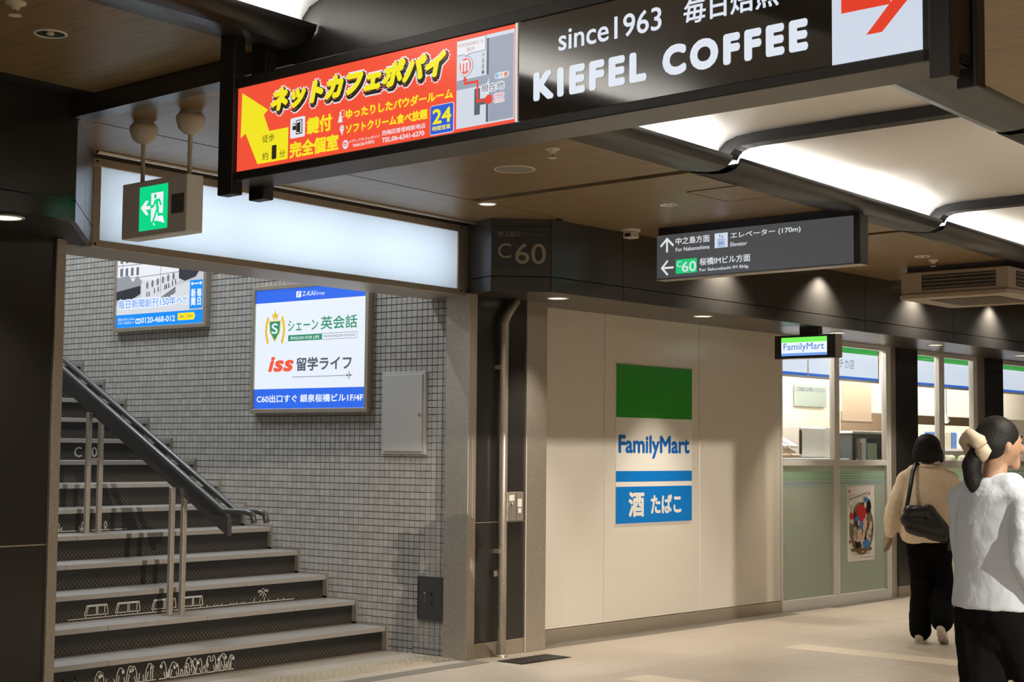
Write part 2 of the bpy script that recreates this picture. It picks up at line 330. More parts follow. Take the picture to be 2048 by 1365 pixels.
# ---- fascia left
t2 = sroot('trim_2')
A0, A1, A2 = Vector((-6, 6.5, 0)), Vector((4.714, 6.5, 0)), Vector((5.34, 7.2, 0))
for a, b in ((-6, -2.4), (-2.4, 1.2), (1.2, 3.0), (3.0, 4.714)):
    slab(Vector((a, 6.5, 0)), Vector((b, 6.5, 0)), .03, 2.737, 3.26, 'fascia_panel', M['black'], t2); slab(Vector((a, 6.498, 0)), Vector((b, 6.498, 0)), .03, 2.632, 2.731, 'lip_panel', M['black'], t2)
Am = (A1 + A2) / 2
for a, b in ((A1, Am), (Am, A2)):
    slab(a, b, .03, 2.737, 3.17, 'chamfer_panel', M['fascia'], t2); slab(a, b, .03, 2.632, 2.731, 'chamfer_panel', M['fascia'], t2)
plan((Vector((-6, 6.52, 0)), A1 + Vector((0, .02, 0)), A2 + Vector((-.01, .02, 0)), Vector((5.33, 7.3, 0)), Vector((-6, 7.3, 0))), 2.634, 2.66, 'soffit', mat('black_soffit', (.02, .019, .017), .5), t2)
# ---- tiled stair wall
wb = sroot('wall_back')
box('wall_core', M['mortar'], 8.697, 8.9, 7.262, 16, 0, 6, wb)
TP = .0525
tl = []
for i in range(0, 118):
    for j in range(0, 86):
        y0, z0 = 7.262 + TP * i, .03 + TP * (j - 1); yc, zc = y0 + TP / 2, z0 + TP / 2
        if zc < (yc - 8.0) * .549 - .25: continue
        if 7.43 < yc < 7.66 and .27 < zc < .55: continue
        x, y, d = cprj((8.69, yc, zc)); vis = 100 < x and y > 380
        if not vis and (zc > 4.2 or yc > 13.3): continue
        tl.append((0 if (vis and zc < 2.62) else 1, d, yc, zc))
tl.sort()
h = TP / 2 - .0018
tmesh = MB().box(8.689, 8.6975, -h, h, -h, h, .0018).mesh('wall_tile'); tmesh.materials.append(M['tile'])
for _, _, y, z in tl[:290]: put('wall_tile', tmesh, None, wb, (0, y, max(z, h + .002)))
vs, fs = [], []
for _, _, y, z in tl[290:]:
    n = len(vs); b2 = .0018
    vs += [(8.697, y - h, z - h), (8.697, y + h, z - h), (8.697, y + h, z + h), (8.697, y - h, z + h), (8.689, y - h + b2, z - h + b2), (8.689, y + h - b2, z - h + b2), (8.689, y + h - b2, z + h - b2), (8.689, y - h + b2, z + h - b2)]
    fs += [(n + 4, n + 7, n + 6, n + 5)] + [(n + k, n + 4 + k, n + 4 + (k + 1) % 4, n + (k + 1) % 4) for k in range(4)]
me = bpy.data.meshes.new('wall_tile_field'); me.from_pydata(vs, [], fs); o = put('wall_tile_field', me, M['tile'], wb); o['kind'] = 'stuff'
struct(box('wall_stairs', M['tile'], 4.85, 5.05, 7.4, 16, 0, 6)); struct(box('wall_end', M['tile'], 5.05, 8.69, 15.85, 16, 0, 5.4)); struct(box('ceiling_stairwell', M['cream'], 5.05, 8.69, 7.7, 15.85, 5.402, 5.5))
struct(box('wall_header', M['matte'], 5.06, 8.69, 7.622, 7.69, 3.16, 5.4))
# ---- corridor end walls and far side, out of frame
wso = sroot('wall_south')
box('opposite_fascia', M['fascia'], -8, 27, -4.1, -4, 2.63, 3.4, wso); box('unseen_corridor_wall', M['panel'], -8, 1, -4.2, -4, 0, 2.63, wso); box('unseen_corridor_wall', M['panel'], 16, 27, -4.2, -4, 0, 2.63, wso)
box('unseen_corridor_wall', M['panel'], 4.318, 16, -4.2, -4.03, 0, 2.63, wso)  # unseen panel added to keep the opposite lamp off the shop windows
for x in (1.5, 4.18): box('opposite_mullion', M['white'], x, x + .075, -4.1, -4.03, 0, 2.63, wso)
box('opposite_shop_back', M['cream'], 1, 16.2, -9.2, -9, 0, 3.1, wso); box('opposite_shop_ceiling', M['cream'], 1, 16.2, -9, -4.1, 3.05, 3.1, wso)
spot('opposite_shop_lamp', wso, (2.0, -7.0, 2.9), L_OPP, 44, .5, (1, .92, .8), .014, aim=(9.4, 14.1, -2.1))
# ---- staircase
RI, GO = .1742, .317
st = thing('staircase', 'wide granite staircase with black lattice-printed risers going up to the exit', 'stairs', (5.05, 8.0, 0))
slabL = .833
pieces = {}
for k in range(1, 19):
    yk, zk = GO * (k - 1), RI * k
    rm = MB().box(0, 3.64, 0, .03, 0, RI - .034).mesh('riser'); put('riser', rm, M['riser'], st, (0, yk + .03, zk - RI))
    off = [.24, .26, .5, .30, .62, .1][k % 6]; xs = [0.] + [x for x in [off + slabL * n for n in range(6)] if .05 < x < 3.6] + [3.64]
    for a, b in zip(xs, xs[1:]):
        key = round(b - a, 3)
        if key not in pieces: pieces[key] = MB().box(.0015, key - .0015, 0, .35, -.036, 0, .004, 2).mesh('tread_slab'); pieces[key].materials.append(M['stone'])
        put('tread_slab', pieces[key], None, st, (a, yk, zk))
    box('string_block', M['fborder'], 3.622, 3.64, yk - .016, yk + .36, zk - RI, zk + .014, st)
box('landing', M['stone'], 0, 3.64, GO * 18, 7.8, RI * 18 - .04, RI * 18, st); box('landing_riser', M['matte'], 0, 3.64, GO * 18 + .03, GO * 18 + .06, RI * 17.0, RI * 18 - .04, st)
# white line drawings on the risers
chalk = PM(205, 200, 190)
def riserface(k): return Face(st, (0, GO * (k - 1) + .0295, RI * (k - 1)), '-y', .001)
f1 = riserface(1)
def X1(px, k):     # pixel column on riser k, measured on the photograph, to metres along the stair
    Yk = 8.03 + GO * (k - 1); c = (px - 1024) / 3100.56; d = (fw + rt * c); return d.x / d.y * Yk - 5.05
fl_, heads = [], []
def flower(x, hgt, lean, blob=True):
    fl_.append([(x, .008), (x + lean * .2, hgt * .7), (x + lean * .55, hgt * .97), (x + lean * .95, hgt * .96), (x + lean * 1.2, hgt * .8)])
    fl_.append([(x + .012, .008), (x + .02 + lean * .1, hgt * .55)]); fl_.append([(x - .01, .008), (x - .02 + lean * .1, hgt * .42)])
    if blob: heads.append(ell(x + lean * 1.2, hgt * .76, .011, .014, 8))
for px, hh, ln in ((108, .07, 0), (123, .08, 0), (145, .09, 0), (167, .09, 0), (205, .11, .05), (225, .10, -.03), (248, .115, .045), (268, .12, .04), (290, .115, -.045), (305, .12, .05), (348, .12, -.04), (352, .11, .05), (372, .10, -.03), (382, .125, .05), (393, .09, -.03), (418, .11, -.03), (424, .12, .04), (445, .12, -.03), (450, .125, .05), (463, .115, -.05), (468, .11, .04)):
    flower(X1(px, 1), hh, ln, abs(ln) > .01)
for px in (316, 320, 396, 428, 474): fl_.append([(X1(px, 1), .008), (X1(px, 1), .1)])
xx = X1(400, 1); fl_.append([(xx - .02, .055), (xx - .005, .07), (xx, .1), (xx + .012, .115), (xx + .028, .1), (xx + .03, .06), (xx + .02, .01)]); fl_.append([(xx, .075), (xx + .008, .045), (xx, .01)]); fl_.append([(xx + .012, .06), (xx + .02, .03), (xx + .01, .01)])
fl_.append([(X1(100, 1), .01), (X1(326, 1), .01)]); fl_.append([(X1(333, 1), .01), (X1(480, 1), .01)])
f1.line('flower_drawing', chalk, fl_, .006); f1.poly('flower_heads', chalk, *heads)
f3 = riserface(3); tr_ = []
for a, b in ((182, 229), (243, 292), (315, 363), (374, 416)):
    x0, x1 = X1(a, 3), X1(b, 3); w_ = x1 - x0
    tr_ += [[(x0, .03), (x0 + .02, .095), (x1 - .01, .095), (x1, .03), (x0, .03)], [(x0 + .02, .088), (x1 - .01, .088)], [(x0 + .015, .03), (x0 + .03, .085)], [(x0 + .5 * w_, .03), (x0 + .5 * w_, .088)], [(x0 + .56 * w_, .03), (x0 + .56 * w_, .088)], [(x1 - .03, .04), (x1 - .026, .088)], [(x0 + .01, .03), (x0 + .01, .012)], [(x1 - .02, .03), (x1 - .02, .012)]]
tr_.append([(X1(150, 3), .011), (X1(596, 3), .011)])
for px in (424, 438, 444, 452, 470, 476, 482, 492, 497, 517, 528, 537, 545, 563, 575): tr_.append([(X1(px, 3), .012), (X1(px, 3) + .008, .012 + .012 + .02 * (px in (517, 537)))])
sx_ = X1(535, 3); tr_ += [ell(sx_, .095, .014, .014, 10) + [(sx_ + .014, .095)]]
for a in (180, 195, 230, 270, 305, 345, 0): tr_.append([(sx_ + .022 * math.cos(math.radians(a)), .095 + .022 * math.sin(math.radians(a))), (sx_ + .05 * math.cos(math.radians(a)), .095 + .05 * math.sin(math.radians(a)))])
f3.line('train_drawing', chalk, tr_, .0055)
f6 = riserface(6); pl = [[(X1(104, 6), .012), (X1(262, 6), .012)]]
for px in (125, 174, 219):
    x = X1(px, 6); pl += [[(x, .012), (x - .012, .05), (x, .075), (x + .012, .05), (x, .012)]]
    if px < 200: pl += [[(x, .012), (x - .035, .04), (x - .028, .015)], [(x, .012), (x + .035, .04), (x + .028, .015)]]
f6.line('plant_drawing', chalk, pl, .0055)
f9 = riserface(9); f9.text('C 60', PM(215, 210, 200), (X1(153, 9), .025, X1(198, 9), .105), layer=1)
# ---- ceiling
ceil = struct(box('ceiling', M['matte'], -8, 27, -4.2, 7.0, 3.52, 3.6))
def prof(bay0):
    d, s = (.09, .2) if bay0 else (0, 0)
    tN = [(4.80, 3.157), (4.72, 3.143), (4.62, 3.127), (4.54, 3.125), (4.48, 3.142), (4.448, 3.175), (4.44, 3.20), (4.452, 3.2), (4.462, 3.172), (4.555, 3.168)]
    va = [(4.55, 3.168), (4.55, 3.20), (4.535, 3.25), (4.49, 3.29), (4.41, 3.313), (4.30, 3.32), (3.685, 3.325), (3.07, 3.32), (2.96, 3.313), (2.88, 3.29), (2.835, 3.25), (2.82, 3.2), (2.82, 3.168)]
    tS = [(7.37 - y, z) for y, z in tN]
    k = lambda L: [(y + s, z + d) for y, z in L]
    return k(tN), k(va), k(tS), k([(4.475, 3.176), (4.54, 3.196)]), k([(2.895, 3.176), (2.83, 3.196)])
led = emit('cove_led', (1., .985, .95), L_COVE); led2 = emit('cove_led_dim', (1., .95, .88), L_COVE * .3)
bays = [(-8.4, -5.3), (-5.25, -2.15), (-2.05, 1.05), (1.15, 4.26), (4.38, 7.40), (7.50, 10.40), (10.50, 13.40), (13.50, 16.40), (16.50, 19.40), (19.5, 22.4)]
for n_, (u0, u1) in enumerate(bays):
    b0 = n_ < 4; z0 = 3.245 if b0 else 3.155; tN, va, tS, lN, lS = prof(b0)
    us = (u0, u1)
    for nm, L, m in (('cove_trim', tN, M['grey']), ('vault_panel', va, M['vault']), ('cove_trim', tS, M['grey']), ('cove_light', lN, led), ('cove_light', lS, led2)):
        s_ = MB().sheet([[Bp(u, vat(u, y), z) for u in us] for y, z in L]).build(nm, m, ceil, smooth=nm != 'cove_light')
        if nm != 'cove_light':
            md = s_.modifiers.new('s', 'SOLIDIFY'); md.thickness = .004; md.offset = 0
    yN, yS = tN[0][0] - .005, tS[0][0] + .005
    q = [Bp(u0, vat(u0, yN)), Bp(u1, vat(u1, yN))]
    if b0: q += [Bp(u1, vat(u1, 6.29)), Bp(u0, vat(u0, 6.29))]
    elif n_ == 4: q += [Bp(u1, vat(u1, 6.5)), Bp(u0, vat(u0, 6.5))]
    elif n_ == 5: q += [Bp(u1, 7.12), Vector((8.85, 6.57, 0)), Vector((8.78, 6.5, 0)), Bp(u0, vat(u0, 6.5))]
    else: q += [Bp(u1, 7.12), Bp(u0, 7.12)]
    plan(q, z0, z0 + .03, 'wood_panel', M['wood'], ceil)
    plan([Bp(u0, vat(u0, -4)), Bp(u1, vat(u1, -4)), Bp(u1, vat(u1, yS)), Bp(u0, vat(u0, yS))], z0, z0 + .03, 'wood_panel', M['wood'], ceil)
plan(((4.74, 6.515), (8.9, 6.515), (8.9, 7.6), (5.2, 7.6)), 3.155, 3.185, 'wood_panel', M['wood'], ceil)
box('shadow_gap', M['matte'], -8, 4.7, 6.28, 6.6, 3.262, 3.3, ceil)
ro = [(4.57, 3.19), (4.56, 3.21), (4.545, 3.255), (4.5, 3.3), (4.42, 3.325), (4.3, 3.335), (3.07, 3.335), (2.95, 3.325), (2.87, 3.3), (2.825, 3.255), (2.81, 3.21), (2.80, 3.19)]
ri = [(2.90, 3.19), (2.915, 3.215), (2.94, 3.237), (2.98, 3.25), (3.07, 3.256), (4.3, 3.256), (4.39, 3.25), (4.43, 3.237), (4.455, 3.215), (4.47, 3.19)]
for u in (-5.27, -2.1, 1.1, 7.45, 10.45, 13.45, 16.45, 19.45):
    d, s = (.09, .1) if u < 4 else (0, 0)
    MB().prism([(y + s * 1, z + d) for y, z in ro + ri], u - .05, u + .05, lambda Y, z, uu: Bp(uu, vat(uu, Y), z)).build('rib', M['matte'], ceil)
MB().prism([(-4, 3.15), (2.6, 3.15), (2.7, 3.12), (4.7, 3.12), (4.8, 3.15), (6.49, 3.15), (6.49, 3.3), (4.85, 3.3), (4.8, 3.5), (2.6, 3.5), (2.5, 3.3), (-4, 3.3)], 4.27, 4.37, lambda Y, z, uu: Bp(uu, vat(uu, Y), z)).build('cross_beam', M['fascia'], ceil)
hx = Bp(8.04, 5.12); 
hp = box('access_hatch', M['wood'], 0, .465, 0, .55, 3.1525, 3.156, ceil, loc=hx, rz=RB)
MB().box(-.006, .471, -.006, 0, 3.1515, 3.156).box(-.006, .471, .55, .556, 3.1515, 3.156).box(-.006, 0, 0, .55, 3.1515, 3.156).box(.465, .471, 0, .55, 3.1515, 3.156).build('hatch_joint', M['matte'], hp)
# ---- shop front windows
def window(name, u0, u1, mulls, jamb):
    r = sroot(name, Bp(u0, 7.9), RB); W = u1 - u0; y0, y1 = 0, .06
    box('bottom_rail', M['white'], 0, W, y0, y1, 0, .10, r, .003); box('top_rail', M['white'], 0, W, y0, y1, 2.585, 2.64, r, .003)
    ed = [0.] + [x - u0 for m_ in mulls for x in m_] + [W]
    st_ = [(0, .035)] + [(a - u0, b - u0) for a, b in mulls] + [(W - .095, W)]
    for a, b in st_:
        if b - a > .09: box('stile', M['white'], a, (a + b) / 2 - .003, y0, y1, .10, 2.585, r, .003); box('stile', M['white'], (a + b) / 2 + .003, b, y0, y1, .10, 2.585, r, .003)
        else: box('stile', M['white'], a, b, y0, y1, .10, 2.585, r, .003)
    for (a, b), (c, d) in zip(st_, st_[1:]):
        box('mid_rail', M['white'], b, c, y0 + .002, y1, 1.38, 1.436, r, .003)
        p = box('frosted_pane', M['frost'], b, c, .03, .036, .10, 1.38, r)
        F = Face(p, (b, .03, 0), '-y', .001); w2 = c - b
        for z, hh, col in ((1.318, .006, (160, 190, 168)), (1.298, .011, (138, 196, 156)), (1.270, .010, (132, 198, 154)), (1.245, .011, (128, 188, 152)), (1.222, .006, (140, 180, 180)), (1.198, .012, (132, 168, 192)), (1.174, .005, (146, 176, 190))):
            F.rect('film_stripe', PM(*col), 0, z, w2, z + hh)
        box('clear_pane', M['glass'], b, c, .03, .034, 1.436, 2.585, r)
    if jamb: box('steel_jamb', M['steel'], W + .002, W + jamb, -.005, y1 + .02, 0, 2.64, r, .003)
    return r
w1 = window('window_1', 12.745, 14.92, [(13.753, 13.851)], .105)
w2_ = window('window_2', 15.50, 17.0, [(16.04, 16.17)], .19)
w3_ = window('window_3', 17.67, 19.9, [(18.75, 18.87)], .1)
wc = sroot('wall_columns', (0, 0, 0), RB)
for a, b in ((15.03, 15.495), (17.195, 17.665), (20.0, 20.6)):
    box('black_column', M['black'], a, b, 7.88, 7.975, .115, 2.64, wc, .003); box('column_base', M['steel2'], a, b, 7.876, 7.975, 0, .112, wc, .003)
# ---- shop interior shell
wi = sroot('wall_interior', (0, 0, 0), RB)
box('back_wall', M['cream'], 12.4, 24, 12.2, 12.3, 0, 2.95, wi); box('side_wall', M['cream'], 12.60, 12.7, 8.1, 12.2, 0, 2.95, wi); box('far_side_wall', M['cream'], 23.9, 24, 8, 12.2, 0, 2.95, wi); box('shop_ceiling', M['cream'], 12.6, 24, 8.0, 12.3, 2.9, 2.95, wi)
box('bulkhead', M['cream'], 16.2, 24, 9.6, 9.75, 2.02, 2.9, wi); box('brown_wall', M['brown'], 18.2, 24, 11.2, 11.3, 0, 2.9, wi); box('partition', M['cream'], 13.6, 15.8, 9.0, 9.08, 0, 2.9, wi)
for n_, (u, v, lu, lv) in enumerate(((14.2, 8.45, 2.4, .25), (17.3, 8.8, 3.6, .3), (20.5, 8.8, 3, .3), (18.5, 10.6, 5, .3), (15.0, 10.6, 3, .3))):
    t = thing('shop_ceiling_light', ['slim white ceiling light just behind the first shop window', 'long white ceiling light behind the second shop window', 'white ceiling light deep behind the last shop window', 'long white ceiling light over the shop aisle', 'white ceiling light behind the cream partition'][n_], 'light', Bp(u, v, 2.9), RB, 'lights in the shop ceiling')
    box('housing', M['white'], -lu / 2, lu / 2, -lv / 2, lv / 2, -.03, 0, t, .004); box('diffuser', EM(255, 248, 235, 1.6), -lu / 2 + .02, lu / 2 - .02, -lv / 2 + .02, lv / 2 - .02, -.034, -.03, t)
    area('lamp', t, (0, 0, -.04), L_SHOP * lu / 2.4, lu - .05, lv - .05, col=(1, .95, .86))
# ---- light box over the stairs
lb = thing('light_box_sign', 'long blank glowing white light box above the stairway opening', 'light box', (5.33, 7.2, 2.622))
W_, H_ = 3.335, .51
box('bottom_frame', M['steel2'], 0, W_, 0, .42, 0, .045, lb, .003); box('top_frame', M['steel2'], 0, W_, 0, .42, .462, H_, lb, .003); box('left_frame', M['steel2'], 0, .062, 0, .42, .045, .462, lb, .003); box('right_frame', M['steel2'], 3.198, W_, 0, .42, .045, .462, lb, .003)
box('back_panel', M['white'], .062, 3.198, .40, .41, .045, .462, lb)
box('inner_lining', M['white'], .063, 3.197, .03, .40, .0455, .05, lb); box('inner_lining', M['white'], .063, 3.197, .03, .40, .457, .4615, lb)
lbm = bpy.data.materials.new('opal_acrylic'); lbm.use_nodes = True; nt = lbm.node_tree; pb = nt.nodes['Principled BSDF']; pb.inputs['Base Color'].default_value = (.12, .13, .14, 1); pb.inputs['Roughness'].default_value = .2
tl_ = nt.nodes.new('ShaderNodeBsdfTranslucent'); tl_.inputs[0].default_value = (.80, .86, .93, 1); mx = nt.nodes.new('ShaderNodeMixShader'); mx.inputs[0].default_value = .85
nt.links.new(pb.outputs[0], mx.inputs[1]); nt.links.new(tl_.outputs[0], mx.inputs[2]); nt.links.new(mx.outputs[0], nt.nodes['Material Output'].inputs[0])
tube_m = emit('fluorescent_tube', (.76, .87, 1.), L_TUBE)
for x0, x1 in ((.10, 1.1), (1.16, 2.14), (2.2, 3.16)): MB().tube([(x0, .25, .25), (x1, .25, .25)], .016, 10).build('fluorescent_tube', tube_m, lb)
for a, b in ((.062, 1.5545), (1.5555, 3.198)): MB().sheet([[(a, .012, .045), (b, .012, .045)], [(a, .012, .462), (b, .012, .462)]]).build('diffuser_panel', lbm, lb)
sm = MB().lathe([(.008, 0), (.008, .003), (.006, .005), (0, .005)], n=10).mesh('screw'); sm.materials.append(M['matte'])
for x, z in ((.03, .02), (.03, .49), (3.30, .03), (3.30, .49), (3.23, .03), (3.23, .49)):
    o = put('screw', sm, None, lb, (x, 0, z)); o.rotation_euler = (pi / 2, 0, 0)
tl4 = struct(box('trim_4', M['soffit'], 5.25, 8.72, 7.22, 7.6, 3.13, 3.157)); MB().tube([(5.3, 7.12, 3.15), (8.66, 7.12, 3.15)], .014, 8).build('trim_5', M['steel2'], None); struct(bpy.data.objects['trim_5'])

# ================================================================ SIGNS
# ---- large double-sided hanging sign across the corridor
ks = thing('hanging_light_box', 'large hanging advertising light box with red and black panels', 'sign', Bp(4.0, 5.105, 2.648), RB)
FR = M['sblack']
box('frame_bottom', FR, 0, .2, -3.17, .1, -.034, -.002, ks, .002); box('frame_top', FR, 0, .2, -3.17, .1, .353, .395, ks, .002); box('frame_side', FR, 0, .2, .004, .1, -.034, .395, ks, .002); box('frame_side', FR, 0, .2, -3.17, -3.095, -.034, .395, ks, .002)
box('underside', M['grey'], .004, .196, -3.16, .09, -.037, -.034, ks); box('back_panel', FR, .18, .196, -3.095, .004, -.002, .353, ks)
for x in (-.012, .155):
    for y0, y1 in ((.008, .105), (-3.185, -3.12)): box('post', FR, x, x + .058, y0, y1, -.092, .59, ks, .003)
box('divider', EM(235, 232, 225, .8), -.001, .02, -1.5575, -1.5515, 0, .351, ks)
KF = Face(ks, (.006, 0, 0), '-x')
RED = EM(245, 84, 58, .95); YEL = EM(246, 232, 40, .95); WHT = EM(232, 236, 244, .92); DRK = EM(52, 44, 34, .8); BLU = EM(52, 96, 214, .95); MAPG = EM(158, 166, 184, .9); MAPD = EM(98, 102, 112, .9); MAPW = EM(214, 222, 234, .92)
KF.on(KF.rect('red_panel', RED, 0, 0, 1.552, .351, 0))
KF.poly('yellow_arrow', YEL, [(.029, .328), (.199, .234), (.171, .218), (.055, .154), (.023, .138)], [(.171, .218), (.208, .145), (.137, .016), (.055, .154)], [(.208, .145), (.328, .145), (.326, .016), (.137, .016)])
KF.text('徒歩', DRK, (.166, .1, .242, .132)); KF.text('約', DRK, (.168, .027, .206, .06)); KF.text('1', DRK, (.232, .028, .254, .079), thick=.0035); KF.text('分', DRK, (.276, .026, .312, .056))
TT = 'ネットカフェポパイ'
KF.text(TT, YEL, (.226, .224, 1.205, .312), 4, 0, .22, thick=.0075); T = KF.last
KF.text(TT, DRK, None, 3, 0, .22, thick=.0165, like=T, shift=(.006, -.009)); KF.text(TT, WHT, None, 2, 0, .22, thick=.023, like=T, shift=(.005, -.008))
KF.rect('door_icon_tile', WHT, .34, .095, .43, .178, 1, .008)
KF.poly('door_icon', DRK, [(.376, .108), (.415, .108), (.415, .166), (.376, .166)], layer=2); KF.poly('door_icon_inside', WHT, [(.381, .112), (.411, .112), (.411, .162), (.381, .162)], layer=3); KF.poly('door_leaf', DRK, [(.383, .118), (.405, .112), (.405, .158), (.383, .152)], rrect(.358, .127, .379, .143, .002), layer=4); KF.line('padlock_shackle', DRK, [[(.362, .143), (.362, .15), (.3685, .155), (.375, .15), (.375, .143)]], .003, 4)
KF.text('鍵付', YEL, (.444, .1, .588, .164), thick=.0028); KF.text('完全個室', YEL, (.342, .017, .628, .078), thick=.0028)
KF.text('ゆったりしたパウダールーム', YEL, (.672, .131, 1.245, .167), thick=.0016); KF.text('ソフトクリーム食べ放題', YEL, (.674, .072, 1.116, .108), thick=.0016)
KF.poly('powder_room_icon', WHT, ell(.638, .158, .006), [(.632, .15), (.644, .15), (.652, .122), (.624, .122)], layer=1); KF.line('mirror_icon', WHT, [[(.641, .142), (.66, .142), (.66, .168), (.641, .168), (.641, .142)]], .002, 1); KF.poly('soft_cream_icon', WHT, ell(.648, .098, .012, .013), [(.637, .094), (.659, .094), (.65, .068)], layer=1); KF.line('soft_cream_lines', RED, [[(.638, .1), (.658, .094)], [(.64, .107), (.657, .102)]], .0016, 2)
KF.poly('round_logo', WHT, ell(.67, .031, .017, .018)); KF.text('m', RED, (.66, .022, .68, .04), bold=.03)
KF.text('メディアカフェポパイ', WHT, (.69, .033, .864, .0455), shear=.2, bold=.01); KF.text('MediaCafe POPEYE', WHT, (.716, .0155, .834, .028), bold=.01)
KF.text('西梅田曽根崎新地店', WHT, (.876, .038, 1.107, .058), bold=.008); KF.text('TEL:06-6341-6270', WHT, (.876, .011, 1.101, .03), bold=.025)
KF.rect('blue_badge_rim', WHT, 1.131, .005, 1.252, .1155, 1, .009); KF.rect('blue_badge', BLU, 1.1335, .0075, 1.2495, .113, 2, .007); KF.text('24', YEL, (1.145, .044, 1.24, .1), 3, .03); KF.text('時間営業', YEL, (1.145, .019, 1.237, .037), 3, .015)
KF.rect('map_sheet', MAPW, 1.263, .012, 1.543, .335, 1); KF.poly('map_blocks', MAPG, rrect(1.424, .018, 1.541, .321), [(1.264, .154), (1.411, .154), (1.43, .19), (1.264, .188)], layer=2); KF.poly('map_walls', MAPD, rrect(1.412, .19, 1.424, .321), rrect(1.411, .018, 1.423, .087), rrect(1.354, .05, 1.382, .146), rrect(1.382, .084, 1.425, .106), layer=3)
KF.line('route_line', EM(240, 70, 50, .9), [[(1.426, .098), (1.37, .098), (1.37, .172), (1.309, .172), (1.309, .186)]], .009, 4); KF.poly('route_marks', EM(240, 70, 50, .9), ell(1.426, .098, .0175), [(1.297, .182), (1.321, .182), (1.309, .2)], layer=5)
KF.poly('map_bubble', MAPD, rrect(1.267, .2795, 1.408, .334), [(1.3, .281), (1.332, .281), (1.312, .27)], layer=3); KF.poly('map_bubble_fill', WHT, rrect(1.2685, .281, 1.4065, .3325), [(1.302, .2815), (1.33, .2815), (1.3125, .273)], layer=4)
TAN = EM(196, 128, 96, .9); KF.text('FOODEARビル', TAN, (1.275, .309, 1.4, .323), 5); KF.text('B1F', TAN, (1.32, .288, 1.355, .302), 5)
KF.poly('m_ring', MAPD, ell(1.31, .236, .036, .037), layer=3); KF.poly('m_ring_white', WHT, ell(1.31, .236, .0345, .0355), layer=4); KF.poly('m_disc', EM(240, 118, 112, .9), ell(1.31, .236, .029, .03), layer=5); KF.text('m', WHT, (1.29, .216, 1.331, .258), 6, .03)
KF.text('千鳥屋●', MAPD, (1.388, .194, 1.402, .272), 3, vert=True)
KF.text('現在地', WHT, (1.39, .127, 1.498, .153), 4, thick=.004); T = KF.last; KF.text('現在地', EM(70, 70, 76, .9), None, 5, like=T, bold=.01)
KF.text('C60', WHT, (1.45, .1, 1.497, .114), 4, thick=.003); T = KF.last; KF.text('C60', RED, None, 5, like=T); KF.text('号出口', WHT, (1.45, .081, 1.497, .094), 4, thick=.003); T = KF.last; KF.text('号出口', RED, None, 5, like=T)
KF.rect('badge_pill', WHT, 1.452, .166, 1.519, .188, 3, .01); KF.poly('blue_dot', EM(140, 186, 236, .9), ell(1.464, .177, .009), layer=4); KF.poly('tan_dot', EM(226, 208, 182, .9), ell(1.485, .177, .009), layer=4); KF.poly('red_dot', EM(226, 138, 122, .9), ell(1.506, .177, .009), layer=4)
KF.on(None); KF.on(KF.rect('black_panel', M['tint'], 1.5575, 0, 2.802, .351, 0))
LET = EM(222, 230, 242, .95)
KF.text('since1963', LET, (1.744, .219, 2.179, .296), 1, .012); KF.text('毎日焙煎', LET, (2.266, .216, 2.62, .298), 1, .016); KF.text('KIEFEL', LET, (1.632, .06, 2.119, .161), 1, .06, sp=1.3); KF.text('COFFEE', LET, (2.183, .06, 2.721, .161), 1, .06, sp=1.3)
KF.on(None); KF.on(KF.rect('white_panel', EM(206, 216, 232, .95), 2.802, 0, 3.093, .351, 0)); KF.poly('red_arrow', EM(232, 66, 44, .9), rrect(2.834, .15, 2.994, .212), layer=1); KF.poly('red_arrow_head', EM(232, 66, 44, .9), [(2.916, .072), (2.967, .072), (3.078, .181), (3.02, .181)], [(2.916, .29), (3.02, .181), (3.078, .181), (2.967, .29)], layer=2)
# ---- hanging direction sign
hs = thing('direction_sign', 'dark grey hanging wayfinding sign with arrows and white lettering', 'sign', Bp(9.22, 6.776, 2.772), RB)
box('housing', M['grey'], 0, .1, -1.635, 0, 0, .328, hs, .002); box('end_cap', M['sblack'], -.004, .104, -1.682, -1.637, -.006, .33, hs, .003); box('bottom_rail', M['steel'], -.003, .103, -1.68, 0, -.008, -.001, hs); box('header', M['sblack'], .02, .08, -1.66, .0, .33, .383, hs)
HF = Face(hs, (-.001, 0, 0), '-x'); HW = EM(226, 232, 236, .9); HG = EM(90, 92, 96, .35)
HF.on(HF.rect('face_panel', EM(86, 86, 88, .7), .004, .004, 1.631, .324, 0))
HF.line('up_arrow', HW, [[(.096, .2), (.096, .292)], [(.042, .244), (.096, .294), (.15, .244)]], .017)
HF.text('中之島方面', HW, (.175, .243, .473, .296), bold=.012); HF.text('For Nakanoshima', HW, (.175, .193, .473, .222), bold=.01)
HF.rect('elevator_tile', EM(214, 222, 236, .95), .516, .192, .628, .297); EB = EM(88, 128, 200, .9)
HF.line('elevator_icon', EB, [[(.545, .2), (.6, .2), (.6, .252), (.545, .252), (.545, .2)], [(.561, .262), (.561, .285)], [(.555, .277), (.561, .285), (.567, .277)], [(.583, .285), (.583, .262)], [(.577, .27), (.583, .262), (.589, .27)]], .0045, 2)
HF.poly('elevator_people', EB, *[ell(x, .238, .005) for x in (.558, .572, .586)], *[rrect(x - .005, .21, x + .005, .232) for x in (.558, .572, .586)], layer=2)
HF.text('エレベーター (170m)', HW, (.653, .243, 1.225, .293), bold=.012); HF.text('Elevator', HW, (.651, .193, .79, .222), bold=.01)
HF.line('left_arrow', HW, [[(.15, .08), (.05, .08)], [(.1, .03), (.05, .08), (.1, .13)]], .016)
HF.rect('green_tile', EM(28, 206, 124, .95), .176, .03, .361, .133); HF.text('60', HW, (.23, .04, .356, .114), 2, .012); HF.text('C', HW, (.185, .078, .226, .12), 2, .005)
